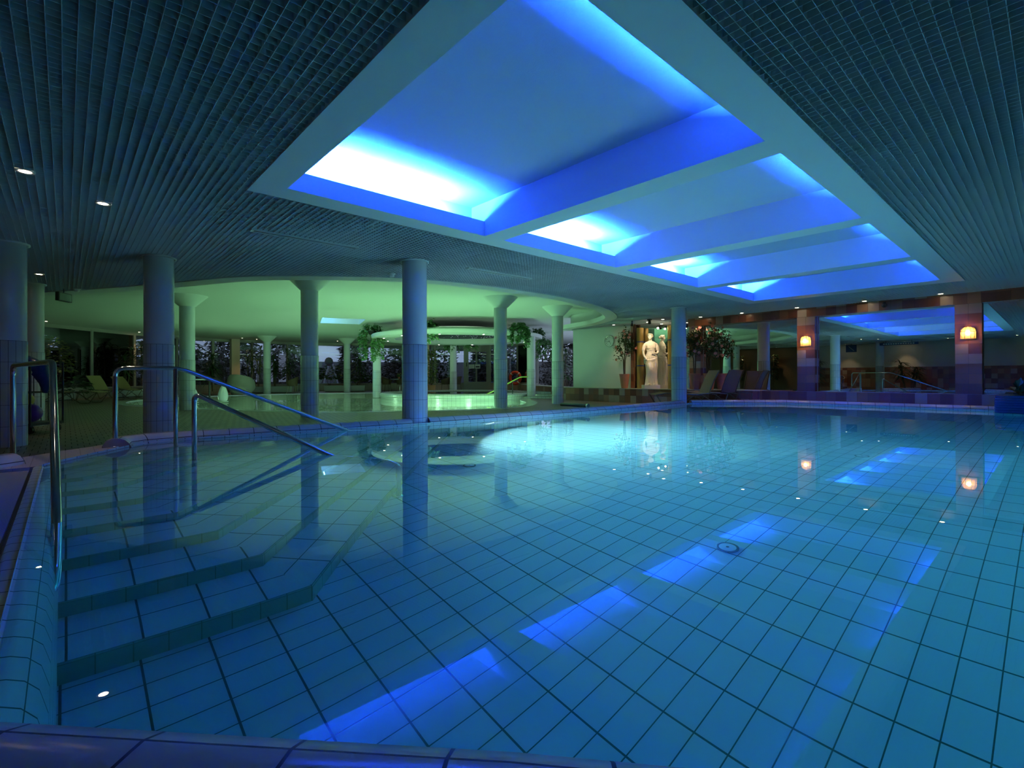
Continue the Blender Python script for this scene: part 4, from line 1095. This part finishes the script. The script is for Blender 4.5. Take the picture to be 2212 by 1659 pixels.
b = MB(); b.tube(rounded([(-.75,.35,-.03),(-.5,.2,.1),(.35,-.35,.62),(.6,-.5,.62)], .08), .022, 10); b.build('rail', mat('rail_yellow', (.45,.55,.12), .3), t, smooth=True)
b = MB(); b.tube([(.1,-.19,-.0),(.1,-.19,.46)], .02, 8); b.build('post', MAT['black'], t, smooth=True)

# ------------------------------------------------------------------ seating by the windows
def wicker_chair(loc, rz, label, m='wicker'):
    t = thing('wicker_chair', label, 'chair', (loc[0],loc[1],DECK), rz, 'wicker tub chairs by the windows')
    b = MB(); b.lathe([(.01,.40),(.25,.41),(.26,.44),(.24,.46),(.01,.46)], n=24); b.build('seat', MAT[m], t, smooth=True)
    b = MB(); rows = []
    for i in range(5):
        q = i/4; row = []
        for k in range(21):
            a = -PI*.78 + 2*PI*.78*k/20; back = .5+.5*math.cos(a); hh = .42 + q*(.20+.24*back**1.3); r = .25+.07*q
            row.append((-r*math.cos(a)*1.0, r*math.sin(a), hh))
        rows.append(row)
    b.grid(rows); rows2 = [[(x*.93, y*.93, z) for x, y, z in r] for r in rows]; b.grid(rows2[::-1])
    b.build('backrest', MAT[m], t, smooth=True)
    e = MB(); e.tube([((x+u)/2,(y+v)/2,z) for (x,y,z),(u,v,_) in zip(rows[-1],rows2[-1])], .018, 8); e.build('rim', MAT[m], t, smooth=True)
    for sx, sy in ((1,1),(1,-1),(-1,1),(-1,-1)):
        l = MB(); l.tube([(sx*.17,sy*.17,.42),(sx*.22,sy*.22,0)], [.017,.013], 8); l.build('leg', MAT['tube_bronze'], t, smooth=True)
    return t
wicker_chair((8.75,26.75), 2.6, 'wicker chair left of the flared column behind the handrail end')
wicker_chair((9.5,26.5), .3, 'wicker chair half hidden by the flared column behind the handrail end')
wicker_chair((14.0,26.5), -.9, 'wicker chair at the left of the white table, in profile')
wicker_chair((14.55,25.75), PI/2+.7, 'wicker chair in front of the white table, back to the pool')
wicker_chair((15.4,25.9), 2.6, 'wicker chair at the right of the white table, beside the central column')
wicker_chair((16.35,23.9), PI/2+1.0, 'wicker chair right of the central blue column, left of the pair')
wicker_chair((16.75,23.35), PI/2+.4, 'wicker chair right of the central blue column, right of the pair')
t = thing('round_table', 'white round table among the wicker chairs', 'table', (15.1,26.9,DECK))
b = MB(); b.lathe([(.01,.70),(.55,.70),(.56,.715),(.55,.73),(.01,.73)], n=36); b.build('tabletop', MAT['white_plastic'], t, smooth=False)
b = MB(); b.tube([(0,0,.02),(0,0,.70)], .035, 12); b.build('stem', MAT['chrome'], t, smooth=True)
b = MB(); b.lathe([(.28,0),(.28,.012),(.04,.04)], n=24); b.build('foot', MAT['chrome'], t, smooth=True)
t = thing('flower_pot', 'small dark pot with yellow flowers on the white table', 'flower pot', (14.95,26.75,DECK+.73))
b = MB(); b.lathe([(.05,0),(.07,.12),(.06,.12),(.055,.09),(.002,.09)], n=16); b.build('pot', MAT['terracotta'], t, smooth=True)
f = MB(); rg = random.Random(4)
for i in range(40): leaf_card(f, (rg.gauss(0,.03),rg.gauss(0,.03),.11), (rg.uniform(-1,1),rg.uniform(-1,1),1.4), .2, .02, rg)
f.build('foliage', MAT['leaf_mid'], t)
for k in range(6):
    b = MB(); b.ball((rg.gauss(0,.07),rg.gauss(0,.07),.30+rg.uniform(-.04,.05)), .022, n=8); b.build('blossom', mat('petal_yellow', (.7,.6,.15), .5), t)
def tub_chair(loc, rz, label):
    t = thing('tub_chair', label, 'armchair', (loc[0],loc[1],DECK), rz)
    b = MB(); b.lathe([(.01,0),(.42,.0),(.46,.10),(.46,.30),(.40,.36),(.01,.36)], n=32); b.build('seat', MAT['tub_fabric'], t, smooth=True)
    b = MB(); rows = []; R = [(.46,.10),(.60,.30),(.66,.55),(.62,.85),(.54,1.0)]
    for r, z in R: rows.append([(-r*math.cos(a)*(.9), r*math.sin(a), z*(1-.30*(1-math.cos(a))/2)) for a in [-PI*.72+2*PI*.72*k/24 for k in range(25)]])
    b.grid(rows); b.grid([[(x*.86,y*.86,z) for x,y,z in r] for r in rows][::-1])
    b.grid([rows[-1],[(x*.86,y*.86,z) for x,y,z in rows[-1]]])
    b.build('backrest', MAT['tub_fabric'], t, smooth=True)
tub_chair((6.45,27.1), .6, 'large grey round tub chair by the window, behind the two handrails')
def drop(loc, label, h=.62, r=.16):
    t = thing('drop_sculpture', label, 'sculpture', (loc[0],loc[1],DECK), 0, 'white drop-shaped pool figures')
    b = MB(); b.lathe([(r*.5,0),(r*.85,h*.12),(r,h*.32),(r*.92,h*.5),(r*.66,h*.72),(r*.32,h*.9),(.01,h)], n=24, caps=False); b.build('body', MAT['white_plastic'], t, smooth=True)
    b = MB(); b.lathe([(r*1.05,-.005),(r*1.05,.03),(r*.5,.04)], n=24); b.build('foot', MAT['pale_tile'], t)
drop((4.05,19.4), 'white drop-shaped figure right of the green flared column, by the round pool')
drop((3.15,19.3), 'white drop-shaped figure half hidden by the green flared column', .55)
t = thing('shower_post', 'thin dark post beside the drop-shaped figures', 'post', (3.55,18.9,DECK))
b = MB(); b.tube([(0,0,0),(0,0,.78)], .03, 10); b.build('pole', MAT['black'], t, smooth=True)
b = MB(); b.box(-.45,.15,-.06,.06,.76,.80); b.build('shelf', MAT['planter_white'], t)
def plastic_chair(loc, rz, label):
    t = thing('garden_chair', label, 'garden chair', (loc[0],loc[1],DECK-.02), rz, 'white garden chairs outside')
    b = MB(); b.box(-.22,.22,-.23,.23,.40,.43); b.build('seat', MAT['white_plastic'], t)
    b = MB(); n = 9
    b.tube([(-.22-.10*math.sin(PI*k/16)*1.0, .26*math.cos(PI*k/16), .45+.42*math.sin(PI*k/16)) for k in range(17)], .022, 8)
    b.build('back_frame', MAT['white_plastic'], t, smooth=True)
    for k in range(1,8):
        a = PI*k/8; s = MB(); s.tube([(-.22,.16*math.cos(a),.43),(-.22-.10*math.sin(a),.26*math.cos(a),.45+.42*math.sin(a))], .014, 6); s.build('spoke', MAT['white_plastic'], t)
    for s_ in (-1,1):
        b = MB(); b.tube([(-.22,s_*.26,.62),(.2,s_*.27,.62),(.22,s_*.25,.0)], .02, 8); b.build('armrest', MAT['white_plastic'], t)
        b = MB(); b.tube([(-.2,s_*.22,.42),(-.24,s_*.24,.0)], .02, 8); b.build('leg', MAT['white_plastic'], t)
plastic_chair((19.2,27.2), IR+PI/2+.2, 'white plastic garden chair with a fan back outside, left of the glass door')
plastic_chair((18.6,27.9), IR+PI/2-.9, 'white garden chair outside behind the potted plant, left of the fan-backed chair')
# ------------------------------------------------------------------ life ring, door, piers
def life_ring():
    t = thing('life_ring', 'red and white life ring on the window wall between two slim columns', 'life ring', (21.02,22.97,.60))
    t.rotation_euler = (0,0,math.atan2(21.9,20.25)-.55)
    b = MB(); R, r = .37, .09; rows = []
    for k in range(49):
        a = 2*PI*k/48; rows.append([((r*.8*math.sin(2*PI*j/12)), (R+r*math.cos(2*PI*j/12))*math.cos(a), (R+r*math.cos(2*PI*j/12))*math.sin(a)) for j in range(12)])
    b.grid(rows, closed=True); b.build('ring', MAT['red_foam'], t, smooth=True)
    for k in range(4):
        a0 = PI/4 + k*PI/2 - .09; rows = []
        for q in range(4):
            a = a0 + .06*q; rows.append([((r*.8+.006)*math.sin(2*PI*j/12), (R+(r+.006)*math.cos(2*PI*j/12))*math.cos(a), (R+(r+.006)*math.cos(2*PI*j/12))*math.sin(a)) for j in range(12)])
        b = MB(); b.grid(rows, closed=True); tag(b.build('band', MAT['white_band'], t, smooth=True), 'white band')
life_ring()
def door():
    a = Vector((19.05,25.453)); b_ = Vector((20.15,24.567)); ang = math.atan2(b_.y-a.y, b_.x-a.x); L = (b_-a).length
    o = bpy.data.objects.new('door_1', None); COL.objects.link(o); o.location = (a.x,a.y,DECK); o.rotation_euler = (0,0,ang); tag(o, 'glazed garden door with a solid lower panel', 'door', None, 'structure')
    f = MB(); f.box(-.16,0.02,-.16,.1,0,2.9); f.box(L-.02,L+.16,-.16,.1,0,2.9); f.box(0,L,-.16,.1,2.55,2.9); f.build('door_frame', MAT['frame_paint'], o)
    p = MB(); p.box(.02,.14,-.14,-.08,.02,2.55); p.box(L-.14,L-.02,-.14,-.08,.02,2.55); p.box(.14,L-.14,-.14,-.08,2.43,2.55); p.box(.14,L-.14,-.14,-.08,.40,.52); p.box(.14,L-.14,-.13,-.09,.02,.40); p.build('door_leaf', MAT['frame_paint'], o)
    h = MB(); h.tube([(.08,-.19,1.02),(.08,-.16,1.02),(.20,-.18,1.02)], .012, 8); h.build('door_handle', MAT['black'], o)
    h = MB(); h.box(.0,.05,-.18,-.14,1.5,1.75); h.build('closer', MAT['black'], o)
    d = Vector((math.cos(ang), math.sin(ang))); n = Vector((d.y,-d.x))
    for k, (s, lb) in enumerate(((.34,'left white notice sheet on the glass garden door'),(.72,'right white notice sheet with a dark picture on the glass garden door'))):
        c = a + d*s*1.0 + n*.16
        t = thing('notice_sheet', lb, 'notice', (c.x,c.y,1.34), ang, 'notices on the glass door')
        q = MB(); q.box(-.17,.17,-.004,.004,-.13,.13); q.build('sheet', MAT['paper'], t)
        if k == 0:
            for j in range(3):
                q = MB(); q.box(-.10,.10-.05*(j==2),-.006,-.0045,.05-.05*j,.062-.05*j); q.build('text_line', mat('grey_ink', (.4,.38,.35), .7), t)
        else:
            q = MB(); q.box(-.12,.12,-.006,-.0045,-.06,.02); q.build('picture', MAT['ink'], t)
door()
for x, y, rz, w, lb in ((3.55,29.15,.5,.55,'warm-lit wall pier between the cane plants and the left columns'),(7.0,30.75,.07,.42,'warm-lit wall pier behind the slim left flared column'),(10.9,30.75,-.37,.25,'thin warm wall pier behind the slim right flared column'),(16.9,26.75,-.68,.36,'warm-lit wall pier behind the climbing plant')):
    b = MB(); b.box(-w/2,w/2,-.18,.18,DECK,VAULT); o = b.build('trim_pier', mat('pier_paint', (.62,.50,.36), .6)); o.location = (x,y,0); o.rotation_euler = (0,0,rz); struct(o, lb, 'wall pier')
# ------------------------------------------------------------------ toy cart
def toy_cart():
    t = thing('toy_cart', 'black wire cart full of pool toys behind the left handrail', 'cart', (-.47,10.75,DECK), IR)
    b = MB(); b.box(-.36,.36,-.28,.28,.12,.16); b.build('base', MAT['black'], t)
    for sx in (-1,1):
        for sy in (-1,1):
            c = MB(); c.tube([(sx*.30,sy*.22-.02,.055),(sx*.30,sy*.22+.02,.055)], .055, 14); c.box(sx*.30-.02,sx*.30+.02,sy*.22-.03,sy*.22+.03,.06,.13); c.build('caster', MAT['black'], t)
            p = MB(); p.tube([(sx*.35,sy*.27,.14),(sx*.35,sy*.27,1.10)], .014, 8); p.build('post', MAT['black'], t)
    for z in (.62,1.09):
        r = MB(); r.tube([(-.35,-.27,z),(.35,-.27,z),(.35,.27,z),(-.35,.27,z)], .011, 6, closed=True); r.build('hoop', MAT['black'], t)
    for k in range(1,6):
        for sy in (-1,1):
            w = MB(); w.tube([(-.35+.7*k/6,sy*.27,.16),(-.35+.7*k/6,sy*.27,1.09)], .007, 6); w.build('wire', MAT['black'], t)
    blue = mat('vinyl_blue', (.02,.06,.25), .25); yel = mat('vinyl_yellow', (.70,.50,.04), .3); pur = mat('vinyl_purple', (.16,.03,.22), .35); red = mat('vinyl_red', (.35,.05,.10), .35); wht = mat('vinyl_white', (.8,.8,.8), .3)
    c, s = math.cos(IR), math.sin(IR)
    def at(x, y, z): return (-.47+c*x-s*y, 10.75+s*x+c*y, DECK+z)
    def toy(nm, lb, cat, p):
        return thing(nm, lb, cat, at(*p), IR, 'toys in the wire cart')
    q = toy('inflatable_whale', 'dark blue inflatable whale arching over the top of the toy cart', 'pool toy', (.08,-.02,.95))
    b = MB(); b.tube([(-.30,.0,-.12),(-.18,0,.04),(.0,0,.11),(.18,0,.02),(.27,0,-.18),(.26,0,-.34)], [.05,.11,.13,.12,.08,.03], 16); b.build('body', blue, q, smooth=True)
    b = MB(); b.ball((.12,-.11,-.02), .05,.02,.035); b.build('eye_patch', wht, q, smooth=True)
    b = MB(); b.grid([[(-.02,-.005,.12),(.10,-.005,.11)],[(-.10,.0,.24),(-.06,0,.25)]]); b.grid([[(-.02,.01,.12),(.10,.01,.11)],[(-.10,.006,.24),(-.06,.006,.25)]][::-1]); b.build('fin', blue, q)
    q = toy('swim_board', 'yellow swim board standing in the toy cart', 'pool toy', (-.20,-.16,.17))
    b = MB(); b.hexa([(-.10,-.02,0),(.14,-.02,0),(.14,.02,0),(-.10,.02,0),(-.10,-.02,.66),(.20,-.02,.78),(.20,.02,.78),(-.10,.02,.66)]); b.build('board', yel, q)
    for nm, lb, m_, p, r in (('play_ball','purple ball low in the toy cart',pur,(.12,-.02,.30),.14),('play_ball','red ball beside the purple one in the toy cart',red,(-.12,-.06,.28),.12),('play_ball','dull yellow ball on top of the others in the toy cart',yel,(.0,.0,.50),.12)):
        q = toy(nm, lb, 'ball', p); b = MB(); b.ball((0,0,0), r, n=18); b.build('skin', m_, q, smooth=True); b = MB(); b.tube([(0,0,r*.98),(0,0,r*1.06)], .012, 6); b.build('valve', wht, q)
    q = toy('foam_noodle', 'pale foam noodle leaning in the toy cart', 'pool toy', (.0,-.20,.17))
    b = MB(); b.tube([(-.26,.0,.05),(.18,.0,.62)], .035, 12); b.build('tube', wht, q, smooth=True); b = MB(); b.tube([(.18,0,.62),(.195,0,.64)], .036, 12); b.build('end_cap', yel, q)
toy_cart()

# ------------------------------------------------------------------ room behind the photographer (seen in the mirrors)
dracaena((-2.6,4.9), DECK, 51, 'potted palm behind the photographer, seen in the wide mirror', 4, 1.35, L=.6, nl=40, group='plants seen in the mirrors')
dracaena((-2.8,8.9), DECK, 52, 'tall potted palm by the back wall, seen left in the wide mirror', 3, 1.8, L=.5, nl=60, group='plants seen in the mirrors', heads=1.6)
for y, lb in ((11.4,'climbing plant post seen in the mirror right of the loungers'),(13.4,'climbing plant post seen in the mirror left of the left lamp pillar')):
    rg = random.Random(int(y*10)); t = thing('climbing_plant', lb, 'plant', (-3.6,y,DECK), 0, 'plants seen in the mirrors')
    b = MB(); b.tube([(0,0,0),(0,0,2.1)], .03, 8); b.build('post', MAT['bark'], t)
    f = MB()
    for i in range(420):
        z = rg.uniform(.6,2.1); r = .10+.12*rg.random(); a = rg.uniform(0,2*PI); leaf_card(f, (r*math.cos(a), r*math.sin(a), z), (math.cos(a), math.sin(a), rg.uniform(-.8,.3)), .13, .05, rg)
    f.build('foliage', MAT['leaf_dark'], t)
for y, lb in ((5.9,'pale door in the wall behind the photographer'),(4.1,'second pale door in the wall behind the photographer')):
    o = bpy.data.objects.new('door_2' if y > 5 else 'door_3', None); COL.objects.link(o); o.location = (-4.19,y,DECK); tag(o, lb, 'door', None, 'structure')
    b = MB(); b.box(0,.05,-.48,.48,0,2.1); b.build('door_leaf', mat('door_cream', (.60,.50,.36), .5), o)
    b = MB(); b.box(-.0,.07,-.54,-.48,0,2.16); b.box(0,.07,.48,.54,0,2.16); b.box(0,.07,-.54,.54,2.1,2.16); b.build('door_frame', MAT['frame_paint'], o)
    b = MB(); b.tube([(.05,.38,1.0),(.10,.38,1.0),(.10,.26,1.0)], .012, 8); b.build('door_handle', MAT['chrome'], o)
t = thing('hanging_sign', 'square blue hanging sign with a white slash, seen in the wide mirror', 'sign', (-3.3,7.4,2.10))
b = MB(); b.box(-.01,.01,-.24,.24,-.19,.19); b.build('panel', MAT['sign_blue'], t)
b = MB(); b.bar((.012,-.12,-.12),(.012,.12,.12), .004, .02, up=(0,1,-1)); b.build('slash', MAT['white_band'], t)
b = MB(); b.tube([(0,0,.19),(0,0,.25)], .008, 6); b.build('hanger', MAT['black'], t)
t = thing('hanging_sign', 'long blue hanging sign with white lettering strip, seen in the wide mirror', 'sign', (-2.2,5.2,2.20))
b = MB(); b.box(-.015,.015,-.75,.75,-.06,.06); b.build('panel', MAT['sign_blue'], t)
for k in range(13):
    b = MB(); b.box(.016,.018,-.6+.095*k,-.535+.095*k,-.022,.022); b.build('letter', MAT['white_band'], t)
b = MB(); b.tube([(0,-.5,.06),(0,-.5,.15)], .008, 6); b.tube([(0,.5,.06),(0,.5,.15)], .008, 6); b.build('hanger', MAT['black'], t)
wicker_chair((-3.2,8.0), -.3, 'pale wicker chair by the back wall, seen left in the wide mirror', 'wicker_pale')

# ------------------------------------------------------------------ garden outside
def garden():
    gp = WIN + [(60,10),(60,75),(-40,75),(-40,23.6)]
    struct(fill_poly('ground', [gp], -.30, mat('garden_lawn', (.10,.11,.08), .95, var=(2,(.16,.15,.13)))), 'dim lawn outside the far windows', 'ground')
    def conifer(loc, h, r, seed, label, n=900, m='leaf_garden'):
        rg = random.Random(seed); t = thing('garden_tree', label, 'tree', (loc[0],loc[1],-.3), 0, 'garden trees beyond the windows')
        b = MB(); b.tube([(0,0,0),(.1,0,h*.5),(0,.05,h*.95)], [.16,.11,.03], 8); b.build('trunk', MAT['bark'], t, smooth=True)
        f = MB()
        for i in range(n):
            q = rg.random()**1.3; rr = r*(1-q*.85)*rg.uniform(.35,1); a = rg.uniform(0,2*PI)
            leaf_card(f, (rr*math.cos(a), rr*math.sin(a), .3+q*h), (math.cos(a), math.sin(a), rg.uniform(-.7,.5)), .75*rg.uniform(.6,1.2), .19, rg)
        f.build('foliage', MAT[m], t)
    MAT['leaf_garden'] = mat('leaf_garden', (.07,.085,.065), .7, var=(3,(.14,.14,.12)))
    MAT['leaf_garden_pale'] = mat('leaf_garden_pale', (.20,.19,.18), .8, var=(3,(.30,.28,.27)))
    conifer((-4.5,33), 6.5, 2.2, 1, 'dark garden tree behind the left corner bush', 1300)
    conifer((.0,34.5), 7, 2.4, 2, 'wide dark garden tree behind the first loungers', 1600)
    conifer((4.6,37), 7, 2.2, 3, 'garden tree behind the trough of cane plants', 1400)
    conifer((8.8,39), 6.5, 2.1, 4, 'garden tree behind the tub chair', 1300)
    conifer((12.6,40), 6.5, 2.0, 5, 'garden tree behind the slim left flared column', 1200)
    conifer((17.3,39.0), 4.0, 1.0, 6, 'narrow green garden tree behind the swing frame', 600)
    conifer((21.5,36.5), 6.5, 2.4, 7, 'dark garden tree behind the wicker chairs', 1500)
    conifer((26.5,31.5), 6.5, 2.4, 8, 'dark garden tree behind the glass garden door', 1500)
    conifer((30.0,26.0), 6.5, 2.5, 9, 'dark garden tree behind the life ring', 1500)
    conifer((29.0,20.0), 6, 2.4, 10, 'dark garden tree at the right end of the windows', 1200)
    for (x, y, rz, L, lb, sd) in ((-.4,31.8,.62,9,'greyish shrub hedge outside the left windows',21),(8,34.6,.05,8.5,'greyish shrub hedge outside the middle windows',22),(18.8,33.0,-.7,8,'greyish shrub hedge outside the windows by the wicker chairs',23),(25.2,26.8,-1.05,8,'greyish shrub hedge outside by the glass door',24)):
        rg = random.Random(sd); t = thing('garden_hedge', lb, 'hedge', (x,y,-.3), rz, 'hedges beyond the windows')
        f = MB()
        for i in range(2600):
            z = 2.9*rg.random()**1.5; leaf_card(f, (rg.uniform(-L/2,L/2), rg.uniform(-.6,.6)*(1.1-z/3.4), z), rdir(rg,-.4), .34, .09, rg)
        f.build('foliage', MAT['leaf_garden_pale'], t)
    f = MB(); f.sweep([(-14,37),(0,44),(14,46),(28,40),(36,28),(36,14)], [(0,-.3),(0,2.1),(.05,2.1),(.05,-.3)])
    tag(f.build('garden_fence', mat('fence_grey', (.22,.22,.23), .8)), 'grey fence at the back of the garden', 'fence')
    t = thing('swing_frame', 'pale A-shaped swing frame with a pink top, outside left of the second slim flared column', 'swing', (13.3,33.3,-.3), -.55)
    for s in (-1,1):
        b = MB(); b.tube([(s*.62,0,0),(s*.12,0,1.95)], .055, 8); b.build('leg', MAT['white_plastic'], t)
    pink = mat('swing_pink', (.62,.22,.30), .5)
    b = MB(); b.ball((0,0,2.05), .28,.10,.30, 12); b.build('cap', pink, t, smooth=True)
    b = MB(); b.tube([(0,0,2.1),(-.3,2.6,2.1)], .05, 8); b.build('crossbar', pink, t)
    for s in (-1,1):
        b = MB(); b.tube([(-.3+s*.62,2.6,0),(-.3+s*.12,2.6,1.95)], .055, 8); b.build('leg', MAT['white_plastic'], t)
garden()

# ------------------------------------------------------------------ light
def lights():
    w = bpy.data.worlds.new('dusk'); SC.world = w; w.use_nodes = True
    bg = w.node_tree.nodes['Background']; bg.inputs[0].default_value = (.42,.53,.76,1); bg.inputs[1].default_value = .85
    # fluorescent tubes hidden in the coffer troughs
    blue = emission('blue_tube', (.008,.056,1.0), 6000)
    blue2 = emission('blue_tube_soft', (.007,.052,1.0), 2200)
    for i, (a, b) in enumerate(((0,1),(2,3),(4,5),(6,7))):
        x0, x1 = CX[a]+.06, CX[b]-.42
        t = MB(); t.tube([(x0,CY1+.11,2.47),(x1,CY1+.11,2.47)], .022, 8)
        tag(t.build('cove_tube', blue), 'blue fluorescent tube hidden in the coffer trough', 'light tube', 'coffer tubes')
        t = MB(); t.tube([(CX[a]+.10,CY0-.11,2.47),(CX[b]-.30,CY0-.11,2.47)], .018, 8)
        tag(t.build('cove_tube', blue2), 'blue fluorescent tube hidden in the coffer trough', 'light tube', 'coffer tubes')
    g = MB(); g.tube([(HC[0]+2.4*math.cos(2*PI*k/48), HC[1]+2.4*math.sin(2*PI*k/48), 2.54) for k in range(48)], .018, 6, closed=True)  # added ring, out of sight, brightens the dark ceiling above the canopy
    tag(g.build('fill_ring', emission('fill_ring_glow', (.62,.9,.62), 1.6)), 'faint added fill light ring, unseen on top of the round canopy', 'light tube')
    def area(name, loc, size, energy, col, direction, spread=180):
        d = bpy.data.lights.new(name, 'AREA'); d.shape = 'DISK'; d.size = size; d.energy = energy; d.color = col; d.spread = math.radians(spread)
        o = bpy.data.objects.new(name, d); COL.objects.link(o); o.location = loc
        o.rotation_euler = Vector(direction).to_track_quat('-Z','Y').to_euler(); return o
    # underwater lamps
    area('pool_lamp', (4.85,5.93,-.40), .22, 290, (.88,1,.90), (.46,-1,-.12), 140)
    for x, y, dx, dy, e in ((4.95,12.5,.55,.8,130),(9.35,10.75,-.1,1,75),(3.3,23.0,.8,-.5,70)):
        area('round_pool_wall_lamp', (x,y,-.5), .2, e, (.55,1,.62), (dx,dy,-.3), 130)
    for x, y, e in ((5.4,12.4,15),(8.6,11.1,36),(11.3,12.7,15),(8.6,23.8,9),(15.6,20.6,12),(2.9,18.2,2)):  # last but one, behind the canopy, is added fill for the dark ceiling
        area('round_pool_lamp', (x,y,-.75), .3, e, (.40,1,.56), (.05,.1,1))
lights()
